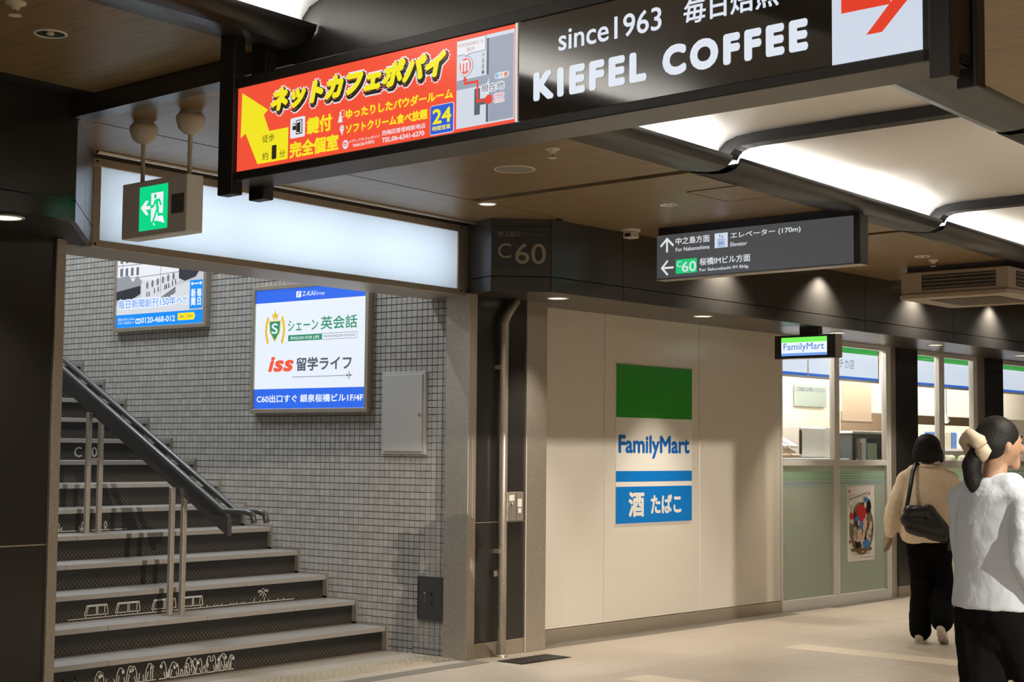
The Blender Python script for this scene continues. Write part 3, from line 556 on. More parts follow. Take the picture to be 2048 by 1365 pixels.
HF.text('桜橋IMビル方面', HW, (.387, .076, .817, .13), bold=.012); HF.text('For Sakurabashi IM Bldg.', HW, (.385, .026, .806, .055), bold=.01)
# ---- exit sign on two rods
ex = thing('exit_sign', 'grey hanging emergency exit box with green running-man panel and arrow', 'exit sign', Bp(4.52, 6.682, 2.55), RB)
box('housing', M['exitgrey'], 0, .10, -.54, 0, 0, .283, ex, .004); box('speaker_grille', mat('speaker_grille', (.14, .14, .14), .7, bump=.5, bscale=500), -.002, .004, -.52, -.42, .094, .19, ex)
for y in (-.10, -.49):
    MB().tube([(.05, y, .283), (.05, y, .55)], .011, 10).build('rod', M['cup'], ex); MB().lathe([(.012, -.12), (.035, -.112), (.058, -.09), (.07, -.055), (.072, -.03), (.07, -.028), (.055, -.01), (.05, 0)], (.05, y, .605), 20).build('ceiling_cup', M['cup'], ex, smooth=True)
EF = Face(ex, (-.001, 0, 0), '-x'); GR = EM(14, 214, 136, 1.0); EW = EM(240, 240, 248, 1.0)
EF.on(EF.rect('green_panel', GR, .152, .03, .388, .252, 0))
EF.poly('exit_arrow', EW, [(.166, .147), (.208, .18), (.232, .178), (.21, .154), (.21, .133), (.233, .108), (.212, .106)], layer=1); EF.rect('exit_arrow_shaft', EW, .205, .134, .246, .152, 1)
EF.poly('doorway', EW, [(.253, .075), (.27, .072), (.352, .072), (.352, .213), (.253, .213)], [(.253, .075), (.279, .05), (.29, .05), (.27, .072)], [(.3, .072), (.368, .055), (.352, .09)], layer=1)
EF.poly('runner_head', GR, ell(.288, .195, .011, .012), layer=2); EF.line('runner', GR, [[(.297, .176), (.308, .135)], [(.253, .145), (.274, .147), (.29, .172), (.322, .174), (.336, .15)], [(.308, .138), (.295, .11), (.27, .065)], [(.31, .135), (.318, .1), (.358, .1)]], .014, 2); EF.line('runner_body', GR, [[(.299, .172), (.31, .132)]], .022, 2)
# ---- two adverts on the tiled wall
def wallsign(name, label, Y0, z0, w, h, fr=.035):
    r = thing(name, label, 'sign', (8.64, Y0, z0)); 
    box('housing', M['steel2'], .004, .05, -w, 0, 0, h, r)
    for a in ((-w - fr, fr, -fr, 0), (-w - fr, fr, h, h + fr), (-w - fr, -w, 0, h), (0, fr, 0, h)): box('frame', M['steel2'], -.012, .05, *a, r, .003)
    return r, Face(r, (.003, 0, 0), '-x')
zk, ZF = wallsign('school_advert', 'square lit English school advert with white field and blue bands on tiles', 9.456, 1.82, 1.24, .965)
ZW = EM(226, 234, 245, .98); ZB = EM(48, 104, 228, .98); ZG = EM(48, 146, 104, .9); ZY = EM(232, 190, 62, .9); ZD = EM(88, 96, 108, .85)
dz = -.029; ds = -.014
def zr(a): return (a[0] + ds, a[1] + dz, a[2] + ds, a[3] + dz)
zhead = ZF.rect('blue_header', ZB, 0, .86, 1.24, .965, 0); zfoot = ZF.rect('blue_footer', ZB, 0, 0, 1.24, .16, 0); zfield = ZF.rect('white_field', ZW, 0, .16, 1.24, .86, 0); ZF.on(zhead)
ZF.rect('group_mark', ZW, .468, .888, .524, .938); ZF.line('group_mark_stroke', ZB, [[(.49, .898), (.497, .918), (.508, .93)]], .007, 2); ZF.text('Z-KAI', ZW, zr((.554, .924, .694, .962)), bold=.008); ZF.text('Group', ZW, zr((.702, .917, .8, .954)))
cxz = .230; ZF.on(zfield)
ZF.poly('laurel', ZY, *[ell(cxz + sd * (.085 + .02 * math.sin(math.pi * k / 6)), .545 + .03 * k, .014, .022, 10) for sd in (-1, 1) for k in range(7)], layer=1)
ZF.poly('crown', ZY, [(cxz - .042, .775), (cxz - .03, .737), (cxz + .03, .737), (cxz + .042, .775), (cxz + .02, .757), (cxz, .79), (cxz - .02, .757)], rrect(cxz - .03, .724, cxz + .03, .733), ell(cxz, .795, .007), layer=1)
ZF.poly('shield_rim', ZY, [(cxz - .068, .712), (cxz - .06, .62), (cxz, .54), (cxz + .06, .62), (cxz + .068, .712)], layer=2); ZF.poly('shield', ZG, [(cxz - .06, .705), (cxz - .052, .622), (cxz, .552), (cxz + .052, .622), (cxz + .06, .705)], layer=3); ZF.text('S', ZW, (cxz - .036, .605, cxz + .036, .69), 4, .02)
ZF.text('シェーン', ZG, zr((.395, .65, .735, .736)), bold=.012); ZF.text('英会話', ZG, zr((.765, .648, 1.161, .752)), bold=.012)
ZF.rect('green_bar', ZG, .384, .54, .766, .588); ZF.line('bar_outline', ZD, [[(.766, .541), (1.147, .541), (1.147, .588), (.766, .588)]], .003); ZF.text('ENGLISH FOR LIFE', ZW, zr((.428, .58, .751, .604)), bold=.01); ZF.text('SHANE ENGLISH SCHOOL', ZD, zr((.794, .585, 1.144, .604)))
ZF.text('iss', EM(238, 92, 64, .95), zr((.175, .326, .468, .45)), bold=.045, shear=.2); ZF.text('留学ライフ', ZD, zr((.5, .326, 1.108, .436)), bold=.022)
ZF.line('flight_line', ZD, [[(.44, .251), (1.036, .252)]], .004); ZF.line('aeroplane', ZD, [[(1.04, .253), (1.1, .253)], [(1.065, .225), (1.078, .253), (1.065, .281)], [(1.046, .243), (1.052, .253), (1.046, .263)]], .007)
ZF.on(zfoot); ZF.text('C60出口すぐ 銀泉桜橋ビル1F/4F', ZW, zr((.046, .078, 1.237, .142)), bold=.022)
mn, NF = wallsign('newspaper_advert', 'lit newspaper advert with black and white street photograph and blue band on tiles', 11.27, 2.555, 1.17, .86)
NB = EM(24, 140, 240, .95); NW = EM(226, 236, 250, .95); NL = EM(66, 134, 224, .95)
def Gy(v, s=.9): return EM(v, v + 3, v + 10, s)
nband = NF.rect('blue_band', NB, 0, 0, 1.17, .116, 1); NF.on(NF.rect('photo_print', Gy(196), 0, .11, 1.17, .86, 0))
NF.poly('building', Gy(232), [(.0, .40), (.0, .86), (.84, .86), (.84, .45), (.60, .39), (.34, .36)], layer=1); NF.poly('building_corner', Gy(216), [(.34, .26), (.34, .42), (.5, .40), (.84, .455), (.84, .37), (.5, .29)], layer=2)
wn = [rrect(.04 + .075 * i, .46 + .115 * j, .075 + .075 * i, .53 + .115 * j) for i in range(10) for j in range(4) if i < 4 or j > 0]
NF.poly('windows', Gy(110), *wn, layer=3); NF.line('cornices', Gy(160), [[(0, .44 + .115 * j), (.34, .44 + .115 * j), (.84, .455 + .115 * j)] for j in range(4)], .008, 3)
NF.poly('arches', Gy(120), *[ell(.42 + .07 * i, .36 + .012 * i, .016, .034, 10) for i in range(6)], layer=3)
NF.poly('low_roof', Gy(150), [(0, .325), (0, .45), (.17, .46), (.22, .40), (.28, .455), (.35, .40), (.33, .36)], layer=4); NF.poly('low_house_shadow', Gy(52), [(0, .25), (0, .325), (.33, .365), (.33, .29), (.2, .24)], layer=4)
NF.poly('trees', Gy(58), [(.84, .40), (.84, .86), (1.17, .86), (1.17, .52), (1.06, .40), (.92, .37)], layer=3); NF.poly('tree_glints', Gy(170), *[ell(.87 + .29 * random.random(), .45 + .38 * random.random(), .012, .015, 7) for _ in range(12)], layer=4)
NF.poly('street', Gy(214), [(0, .116), (0, .2), (.36, .265), (.62, .31), (.98, .36), (.98, .116)], layer=2); NF.poly('kerb_shade', Gy(120), [(.5, .2), (.8, .33), (.8, .28), (.66, .2)], layer=3); NF.line('passers_by', Gy(60), [[(x, y), (x, y + .035)] for x, y in ((.42, .265), (.45, .265), (.52, .29), (.57, .3), (.66, .315), (.68, .32), (.71, .325), (.76, .345), (.8, .355))], .012, 4); NF.line('tram_wires', Gy(140), [[(.6, .28), (.6, .56)], [(.08, .45), (.08, .7)]], .006, 5)
NF.text('毎日新聞創刊150年へ!!', NW, (.032, .17, .95, .245), 5, thick=.014); T = NF.last; NF.text('毎日新聞創刊150年へ!!', NL, None, 6, like=T, bold=.012)
NF.rect('title_plate', NB, .99, .128, 1.155, .37, 4); NF.text('毎日', NW, (1.082, .152, 1.144, .298), 5, .015, vert=True); NF.text('新聞', NW, (1.008, .152, 1.068, .298), 5, .015, vert=True); NF.poly('title_emblems', NW, ell(1.02, .34, .014), ell(1.128, .34, .014), rrect(1.04, .334, 1.108, .345), layer=5)
NF.on(nband); NF.text('0120-468-012', NW, (.346, .03, .8, .082), 2, .025); NF.text('購読のお申し込みは', NW, (.025, .062, .25, .087), 2); NF.text('お近くの販売店へ!!', NW, (.025, .031, .25, .055), 2)
NF.rect('dial_mark', NW, .268, .029, .338, .074, 2, .008); NF.poly('dial_rings', NB, ell(.288, .05, .012), ell(.318, .05, .012), layer=3); NF.poly('yellow_tag', EM(248, 226, 30, .95), [(.836, .034), (1.045, .034), (1.063, .065), (1.045, .096), (.836, .096)], layer=2); NF.text('ご購読・ご試読は', EM(70, 90, 110, .8), (.85, .053, 1.036, .078), 3)
# ---- exit number on the chamfered fascia corner
cd = (P2 - P1).normalized(); c6 = thing('exit_number_sign', 'unlit dark C60 exit to street sign on the black corner fascia', 'sign', P1 + Vector((0, 0, 2.78)) + Vector((cd.y, -cd.x, 0)) * .004, math.atan2(cd.y, cd.x))
box('plate', mat('exit_plate', (.042, .042, .042), .3), .002, .428, -.006, .004, 0, .315, c6, .001)
CF = Face(c6, (0, -.0065, 0), '-y'); CF.on(c6.children[0]); CT = PM(150, 140, 122); 
CF.text('地上出口', CT, (.046, .245, .203, .282)); CF.text('Exit to street', PM(96, 92, 84), (.225, .248, .395, .275)); CF.text('C', CT, (.047, .088, .141, .194)); CF.text('60', CT, (.17, .048, .39, .196), bold=.006)
# ---- convenience store panel on the beige wall
fp = thing('store_wall_panel', 'green, white and blue convenience store panel on the beige wall', 'sign', Bp(10.18, 7.9, .905), RB)
FW, FB, FG = PM(232, 228, 220, .35), PM(6, 122, 206, .35), PM(46, 150, 40, .35)
box('panel_board', FW, 0, 1.085, -.008, -.0005, 0, 1.323, fp); PF = Face(fp, (0, -.0085, 0), '-y'); PF.on(bpy.data.objects[fp.children[0].name])
PF.rect('green_field', FG, 0, .882, 1.085, 1.323); PF.rect('blue_stripe', FB, 0, .346, 1.085, .435); PF.rect('blue_field', FB, 0, 0, 1.085, .305)
PF.text('FamilyMart', PM(20, 100, 184, .35), (.038, .545, 1.04, .73), thick=.006); PF.text('酒', FW, (.17, .05, .39, .262), bold=.03); PF.text('たばこ', FW, (.48, .07, .925, .235), bold=.03)
# ---- small hanging store sign
fh = thing('store_hanging_sign', 'small black-cased hanging convenience store light sign under the soffit', 'sign', Bp(12.1, 7.565, 2.352), RB)
box('housing', M['sblack'], 0, .13, -.617, 0, 0, .21, fh, .003); box('end_cover', M['steel'], .012, .125, -.622, -.617, .006, .204, fh); box('stem', M['sblack'], .03, .10, -.437, -.243, .21, .283, fh, .002)
SF = Face(fh, (-.001, 0, 0), '-x'); SF.on(SF.rect('white_panel', EM(232, 240, 252, 1.05), .073, .024, .541, .19, 0)); SF.rect('green_band', EM(120, 244, 92, 1.0), .073, .145, .541, .19); SF.rect('blue_band', EM(112, 160, 236, 1.0), .073, .024, .541, .048); SF.text('FamilyMart', EM(70, 124, 204, .95), (.097, .058, .513, .137), 2, .003)
# ---- boards hung inside the shop window
def hboard(u0, u1, joints, label, txt=None):
    r = thing('window_light_board', label, 'sign', Bp(u0, 8.3, 2.275), RB, 'lit boards hung inside the shop windows'); W = u1 - u0
    box('housing', M['white'], -.015, W + .015, .004, .06, 0, .39, r, .003); F = Face(r, (0, .003, 0), '-y'); ed = [0] + joints + [W]
    for a, b in zip(ed, ed[1:]):
        F.rect('white_panel', EM(220, 232, 248, 1.0), a + .012, .05, b - .012, .30, 0); F.rect('green_band', EM(44, 172, 66, .85), a + .012, .30, b - .012, .365, 0); F.rect('blue_band', EM(48, 108, 214, .9), a + .012, .022, b - .012, .05, 0); F.rect('board_joint', M['white'], b - .012, 0, b + .012, .388, 0)
    if txt: F.text(txt[0], EM(130, 140, 150, .8), txt[1], 2)
    return r
hboard(12.95, 15.41, [.97, 1.5], 'lit board with green and blue bands hung behind the first shop window', ('ドーチカ店', (1.40, .13, 1.92, .235)))
hboard(15.75, 17.65, [.48, 1.05], 'lit board with green and blue bands hung behind the second shop window')
hboard(17.95, 21.0, [.6, 1.9], 'lit board with green and blue bands hung behind the third shop window')
# ---- poster on the window
po = thing('poster', 'tall white poster with a crowded colourful collage taped to the shop window', 'poster', Bp(14.035, 7.928, .41), RB)
box('sheet', M['paper'], 0, .56, -.002, 0, 0, .766, po); QF = Face(po, (0, -.003, 0), '-y', .0008); QF.on(po.children[0]); pr = random.Random(3)
QF.poly('collage_ground', PM(120, 105, 86), ell(.29, .33, .25, .27, 28)); QF.poly('collage_dark', PM(58, 50, 44), *[ell(.09 + .4 * pr.random(), .14 + .42 * pr.random(), .03 + .03 * pr.random(), .035 + .04 * pr.random(), 10) for _ in range(22)], layer=2); QF.poly('collage_pale', PM(206, 196, 176), *[ell(.08 + .42 * pr.random(), .12 + .46 * pr.random(), .02 + .025 * pr.random(), .025 + .03 * pr.random(), 10) for _ in range(24)], layer=3)
QF.poly('red_patch', PM(190, 44, 40), ell(.28, .49, .1, .085, 20), ell(.08, .46, .04, .035, 12), ell(.04, .2, .018, .018, 10), layer=4); QF.poly('blue_patch', PM(70, 120, 190), rrect(.24, .32, .3, .4), ell(.20, .43, .04, .03, 12), ell(.38, .62, .055, .025, 14), ell(.38, .17, .08, .045, 12), layer=5); QF.poly('portrait_blobs', PM(214, 178, 150), ell(.36, .37, .04, .06, 14), ell(.24, .26, .045, .065, 14), layer=5); QF.poly('base_band', PM(110, 90, 60), [(.08, .1), (.48, .1), (.5, .13), (.06, .13)], layer=5)
QF.poly('title_strip', PM(226, 222, 214), [(.02, .6), (.42, .67), (.42, .72), (.02, .65)], [(.03, .56), (.26, .605), (.26, .64), (.03, .6)], layer=6); QF.line('title_marks', PM(130, 124, 120), [[(.05 + .045 * i, .625 + .008 * i), (.075 + .045 * i, .637 + .008 * i)] for i in range(8)], .016, 7); QF.line('small_print', PM(176, 170, 160), [[(.1, .07), (.44, .07)], [(.24, .035), (.52, .035)]], .006, 1); QF.poly('corner_marks', PM(196, 70, 60), ell(.045, .71, .018, .018, 10), ell(.45, .685, .014, .018, 10), layer=1)
# ================================================================ FITTINGS
def downlight(label, loc, r, lit, group, energy=0, angle=110, col=(1, .9, .76), aim=None, lens=1.6):
    if label: t = thing('downlight', label, 'light', loc, 0, group)
    else: t = bpy.data.objects.new('added_downlight', None); COL.objects.link(t); t.parent = ceil; t.location = loc
    MB().lathe([(r * .80, .02), (r * .84, -.002), (r * .9, -.006), (r, -.004), (r, .002)], n=28).build('trim_ring', M['white'], t, smooth=True)
    if lit: MB().lathe([(r * .84, -.003), (0, -.0035)], n=28).build('lens', EM(255, 240, 214, lens), t)
    else:
        MB().lathe([(r * .84, -.003), (r * .6, -.0015), (r * .3, -.001), (0, -.001)], n=28).build('reflector', M['chrome'], t, smooth=True); MB().ball((0, 0, -.001), (r * .25, r * .25, .008)).build('bulb', M['cup'], t, smooth=True)
    if energy: spot('lamp', t, (0, 0, -.012), energy, angle, .7, col, r * .8, aim)
    return t
for u, lab in ((8.781, 'lit recessed downlight in the soffit nearest the black corner pillar'), (10.662, 'lit recessed downlight in the soffit above the beige wall'), (12.86, 'lit recessed downlight in the soffit beside the small hanging store sign'), (14.87, 'lit recessed downlight in the soffit by the first black shop column'), (17.0, 'lit recessed downlight in the soffit at the right edge')):
    downlight(lab, Bp(u, 7.36, 2.634), .083, True, 'lit soffit downlights', L_SOFFIT, 72)
downlight('lit recessed downlight in the black soffit at the left edge', (4.44, 6.70, 2.634), .10, True, 'lit soffit downlights', L_SOFFIT * .35)
downlight('small lit downlight in the wood ceiling above the C60 corner sign', Bp(7.60, 6.99, 3.155), .062, True, 'ceiling downlights', L_DOWN * .3)
downlight('unlit recessed downlight in the wood ceiling over the direction sign', Bp(8.39, 6.065, 3.155), .063, False, 'ceiling downlights')
downlight('unlit recessed downlight in the wood ceiling at upper left', (3.86, 5.53, 3.245), .07, False, 'ceiling downlights')
downlight('unlit downlight in the wood ceiling above the air conditioner', Bp(11.9, 6.0, 3.155), .063, False, 'ceiling downlights')
for u, lab in ((10.53, 'wall-washing ceiling light behind the direction sign'), (12.11, 'wall-washing ceiling light just right of the direction sign'), (13.86, 'wall-washing ceiling light behind the air conditioner'), (15.6, 'wall-washing ceiling light beyond the air conditioner')):
    downlight(lab, Bp(u, 6.96, 3.155), .05, True, 'wall-washing ceiling lights', L_WASH, 120, aim=(0, .12, -1))
# unseen ceiling lamps added over the near-side walkway to brighten the passage
for k, (x, y, z) in enumerate(((9.5, 1.4, 3.155), (12.5, 1.4, 3.155), (6.5, 1.4, 3.155), (15.5, 1.4, 3.155), (2.0, 1.6, 3.245), (-1.5, 1.6, 3.245))):
    downlight(None, (x, y, z), .07, True, None, L_DOWN, 130 if x > 3 else 174)
sp = thing('ceiling_speaker', 'round flush ceiling loudspeaker in the wood panel', 'speaker', (7.10, 5.57, 3.155)); MB().lathe([(.112, .002), (.114, -.006), (.123, -.005), (.123, .002)], n=32).build('rim', M['cup'], sp, smooth=True); MB().lathe([(.113, -.003), (0, -.003)], n=32).build('grille', mat('speaker_mesh', (.28, .24, .19), .7, bump=.6, bscale=500), sp)
def sprinkler(label, loc):
    t = thing('sprinkler', label, 'sprinkler', loc, 0, 'ceiling sprinklers'); MB().lathe([(.042, 0), (.04, -.008), (.02, -.016), (.014, -.03), (0, -.03)], n=20).build('escutcheon', M['cup'], t, smooth=True); MB().tube([(0, 0, -.028), (0, 0, -.05)], .007, 8).build('stem', M['chrome'], t); MB().lathe([(.024, -.05), (.026, -.054), (0, -.054)], n=16).build('deflector', M['cup'], t)
sprinkler('ceiling sprinkler above the round loudspeaker', Bp(6.414, 5.42, 3.155)); sprinkler('ceiling sprinkler at the upper left corner', (3.5, 5.25, 3.245)); sprinkler('ceiling sprinkler near the air conditioner', Bp(12.2, 6.05, 3.155))
cc = thing('ceiling_sensor', 'small white box sensor on a round ceiling plate', 'sensor', Bp(9.17, 6.98, 3.155), RB); MB().lathe([(.075, 0), (.072, -.012), (0, -.014)], n=24).build('plate', M['cup'], cc, smooth=True); box('body', M['cup'], -.045, .045, -.05, .04, -.065, -.012, cc, .008); box('window', M['matte'], -.047, -.04, -.03, .02, -.055, -.03, cc)
# ---- ceiling-hung air conditioner
ac = thing('air_conditioner', 'beige ceiling-hung air conditioner cassette with dark louvres', 'air conditioner', Bp(12.5, 5.5, 2.87), RB)
MB().prism([(0, .04), (.04, 0), (1.0, 0), (1.04, .04), (1.04, 1.0), (1.0, 1.04), (.04, 1.04), (0, 1.0)], 0, .035).build('face_panel', M['acb'], ac); box('body', M['acb'], .02, 1.02, .02, 1.02, .035, .235, ac, .01); box('top_gap', M['acd'], .06, .98, .06, .98, .235, .285, ac)
for a in ((-.002, .03, .14, .84), ): box('side_vent', M['acd'], .016, .03, .14, .82, .07, .2, ac)
box('front_vent', M['acd'], .16, .86, .016, .03, .07, .2, ac)
for k in range(4): box('louvre', M['acb'], .010, .02, .14, .82, .085 + .032 * k, .089 + .032 * k, ac); box('louvre', M['acb'], .16, .86, .010, .02, .085 + .032 * k, .089 + .032 * k, ac)
box('intake_grille', M['acd'], .2, .84, .2, .84, -.004, .001, ac)
for k in range(12): box('grille_slat', M['acb'], .2, .84, .225 + .052 * k, .232 + .052 * k, -.007, -.003, ac)
# ---- panels on the tiled wall
sp1 = thing('access_panel', 'small dark steel access panel low on the tiled wall', 'panel', (8.69, 7.547, .25)); box('door', M['grey'], -.012, .01, -.133, .133, 0, .325, sp1, .003); box('hinge_edge', M['matte'], -.014, 0, .128, .137, .01, .315, sp1)
for z in (.13, .2): MB().tube([(-.018, .0, z), (-.012, .0, z)], .009, 10).build('lock', M['matte'], sp1)
MB().tube([(-.014, .06, .13), (-.014, .06, .2), (-.014, .075, .2)], .0025, 6).build('pull', M['steel'], sp1)
M['plate'] = mat('grey_plate', (.40, .385, .36), .5)
sp2 = thing('utility_box_cover', 'grey steel cover plate on the tiled wall beside the school advert', 'panel', (8.69, 7.845, 1.466)); box('frame', M['plate'], -.02, .01, -.22, .22, 0, .62, sp2, .003); box('door', M['plate'], -.03, -.018, -.195, .195, .022, .6, sp2, .003); MB().tube([(-.036, -.17, .3), (-.03, -.17, .3)], .012, 10).build('lock', M['chrome'], sp2)
# ---- downpipe, call box, floor grating
dp = thing('downpipe', 'steel pipe running down the black panel beside the corner post', 'pipe', Bp(8.512, 7.645), RB); MB().tube([(0, 0, 0), (0, 0, 1.3), (0, 0, 2.44), (.03, 0, 2.5), (.13, .0, 2.62)], .032, 14).build('pipe', M['steel'], dp, smooth=True); MB().lathe([(.045, 0), (.045, .012), (.034, .018)], n=16).build('foot_collar', M['steel'], dp)
for z in (.75, 2.1): box('bracket', M['steel'], -.04, .04, -.004, .056, z, z + .03, dp)
box('latch', M['chrome'], -.075, -.035, .01, .05, .58, .63, dp, .004)
ib = thing('call_box', 'steel call box with stickers on the black panel', 'call box', Bp(8.59, 7.70, .983), RB); box('plate', M['steel'], 0, .182, -.03, 0, 0, .211, ib, .003); box('sticker', M['paper'], .02, .075, -.032, -.03, .145, .19, ib); box('sticker', M['paper'], .115, .16, -.032, -.03, .1, .16, ib); box('sticker', M['paper'], .12, .155, -.032, -.03, .055, .09, ib); box('side_door_joint', M['matte'], .098, .101, -.0315, -.03, 0, .211, ib)
MB().ball((.035, -.045, .12), (.016, .02, .016)).build('knob', M['chrome'], ib, smooth=True)
gr = thing('floor_grating', 'dark metal grating plate set in the floor before the steel column', 'grating', Bp(8.30, 7.26, .001), RB); box('tray', M['matte'], 0, .545, 0, .235, 0, .003, gr)
for k in range(14): box('bar', M['grey'], .012 + .038 * k, .03 + .038 * k, .01, .225, .003, .007, gr)
# ---- centre handrail of the stairs
hr = thing('stair_handrail', 'double centre handrail on paired steel posts up the stairs', 'handrail', (7.06, 8.0, 0)); sl = RI / GO
def rz_(y): return RI + sl * y + .765
for k, (y, tz) in enumerate(((.47, 2), (1.42, 5), (2.37, 8), (3.32, 11))):
    for x in (-.058, .048):
        box('post', M['steel'], x, x + .034, y, y + .034, RI * tz, rz_(y) + .03, hr, .003)
    if k % 2: box('crossbar', M['steel'], -.03, .05, y + .008, y + .026, rz_(y) - .32, rz_(y) - .30, hr)
    for x in (-.041, .065): box('base_plate', M['steel'], x - .03, x + .03, y - .013, y + .047, RI * tz, RI * tz + .006, hr)
ya, yb = -.05, 4.4
MB().prism([(ya, rz_(ya)), (yb, rz_(yb)), (yb, rz_(yb) + .13), (ya, rz_(ya) + .13)], -.008, .028, lambda y, z, x: (x, y, z)).build('side_panel', M['grey'], hr)
for x in (-.045, .065):
    MB().tube([(x, ya - .3, rz_(ya) + .1), (x, ya - .28, rz_(ya) + .155), (x, ya - .22, rz_(ya) + .17), (x, ya, rz_(ya) + .17), (x, yb, rz_(yb) + .17)], .021, 12).build('rail', M['grey'], hr, smooth=True)
# ---- stairwell lamps, hidden from here by the light box
for k, (y, z) in enumerate(((9.2, 5.38), (12.0, 5.38))):
    t = thing('stairwell_light', ['linear ceiling light over the lower stair flight', 'linear ceiling light over the upper stair flight'][k], 'light', (6.9, y, z), 0, 'stairwell ceiling lights'); box('housing', M['white'], -.7, .7, -.08, .08, -.04, .02, t, .005); box('diffuser', EM(240, 246, 255, 2.0), -.68, .68, -.06, .06, -.046, -.04, t); area('lamp', t, (0, 0, -.06), L_STAIR, 1.3, .12, col=(.86, .93, 1))
# ================================================================ SHOP CONTENTS seen through the glass
nt_ = thing('window_notice', 'grey-green notice board with dark heading on the cream partition', 'notice', Bp(14.77, 8.99, 2.02), RB); box('board', M['grn'], 0, .68, -.012, 0, 0, .24, nt_, .002); Face(nt_, (0, -.0125, 0), '-y').text('ご自由にお使いください', PM(60, 70, 110), (.03, .165, .65, .215), 1)
ct = thing('shop_counter', 'white service counter behind the first shop window', 'counter', Bp(13.0, 8.45), RB); box('body', M['counter'], 0, 2.0, .05, .5, 0, 1.4, ct, .004); box('worktop', M['white'], -.02, 2.02, 0, .52, 1.4, 1.45, ct, .006)
for k in range(3):
    t = thing('goods_tray', ['slanted dark tray of wrapped goods at the left end of the counter', 'slanted dark tray of wrapped goods second from the left', 'slanted dark tray of wrapped goods nearest the white machine'][k], 'tray', Bp(13.62 + .19 * k, 8.52, 1.451), RB, 'trays on the counter')
    MB().prism([(0, 0), (.34, 0), (.34, .03), (.03, .2), (0, .2)], 0, .17, lambda y, z, x: (x, .36 - y, z)).build('tray', M['brown'], t)
    for j in range(2): o = box('packet', M['paper'], .02 + .075 * j, .08 + .075 * j, .06, .3, .0, .03, t, .004); o.location = (0, 0, .075); o.rotation_euler = (.46, 0, 0)
mc = thing('white_machine', 'white upright vending machine behind the shop counter', 'machine', Bp(14.3, 8.62, 1.451), RB); box('body', M['white'], 0, .70, .02, .30, 0, .34, mc, .01); box('door', M['counter'], .03, .5, .0, .02, .02, .32, mc, .004); box('slot', M['matte'], .0, .012, -.004, .02, .04, .3, mc)
hc = thing('hot_cabinet', 'dark glass food cabinet at the right of the first window', 'cabinet', Bp(15.06, 8.42, 1.2), RB); box('body', mat('cabinet_dark', (.10, .11, .11), .3), 0, .72, .02, .4, 0, .52, hc, .006); box('glass_door', M['tint'], .04, .68, .0, .02, .03, .47, hc); box('label_card', PM(170, 190, 160), .3, .5, -.006, 0, .2, .42, hc); box('door_frame', M['steel'], .15, .17, -.008, 0, .03, .42, hc); box('top', M['white'], -.02, .74, 0, .42, .52, .55, hc, .004); box('plinth', M['counter'], 0, .72, .02, .4, -1.2, 0, hc)
bb = thing('beige_screen', 'beige hanging roll screen with a dark bottom bar', 'screen', Bp(15.86, 9.0, 1.86), RB); box('cloth', mat('screen_cloth', (.60, .47, .34), .8), 0, .66, 0, .015, .02, 1.0, bb); box('bottom_bar', M['brown'], -.02, .68, -.01, .025, 0, .03, bb, .004)
bk = thing('shop_display_island', 'low display island of wrapped goods behind the second window', 'display', Bp(17.45, 8.6), RB); box('base', M['brown'], 0, 2.4, 0, .6, 0, 1.35, bk, .006)
for k in range(14):
    rr = random.Random(k); t = tag(MB().ball((0, 0, .075), (.075, .07, .075), 2).build('wrapped_bundle', mat('wrap', (.25 + .3 * rr.random(), .22 + .25 * rr.random(), .18 + .2 * rr.random()), .4, bump=.6, bscale=30), None, Bp(17.57 + .165 * k, 8.75 + .12 * (k % 3), 1.35), RB, True), 'small wrapped bundle heaped on the display island behind the second window', 'bundle', 'wrapped bundles on the island')
rg = thing('coffee_machine', 'dark brown stepped coffee machine behind the second window', 'machine', Bp(16.9, 8.85, 1.35), RB); box('body', M['brown'], 0, .42, 0, .35, 0, .33, rg, .008); box('hopper', mat('dark_machine', (.05, .045, .04), .4), .28, .42, .05, .3, .33, .5, rg, .008); box('plinth', M['counter'], -.05, .47, -.02, .37, -1.35, 0, rg)
pn = thing('pendant_lamp', 'small glowing pendant lamp behind the second shop window', 'lamp', Bp(17.44, 8.5, 1.9), RB); MB().tube([(0, 0, .05), (0, 0, 1.0)], .004, 6).build('cord', M['matte'], pn); MB().lathe([(.01, .09), (.02, .06), (.045, 0)], n=16).build('shade', M['white'], pn, smooth=True); MB().ball((0, 0, 0), .025).build('bulb', EM(255, 240, 210, 2.5), pn, smooth=True)
sh = thing('goods_shelf', 'tall shelf with blue and white packs behind the third window', 'shelf', Bp(18.9, 9.35), RB); box('back', M['cream'], 0, 2.6, .35, .38, 0, 1.9, sh)
for z in (.9, 1.3, 1.55): box('shelf_board', M['white'], 0, 2.6, 0, .36, z, z + .03, sh)
for k in range(16): box('pack', PM(*[(90, 130, 190), (230, 230, 226), (200, 190, 170)][k % 3]), .05 + .16 * k, .18 + .16 * k, .04, .2, 1.58, 1.80, sh, .006)
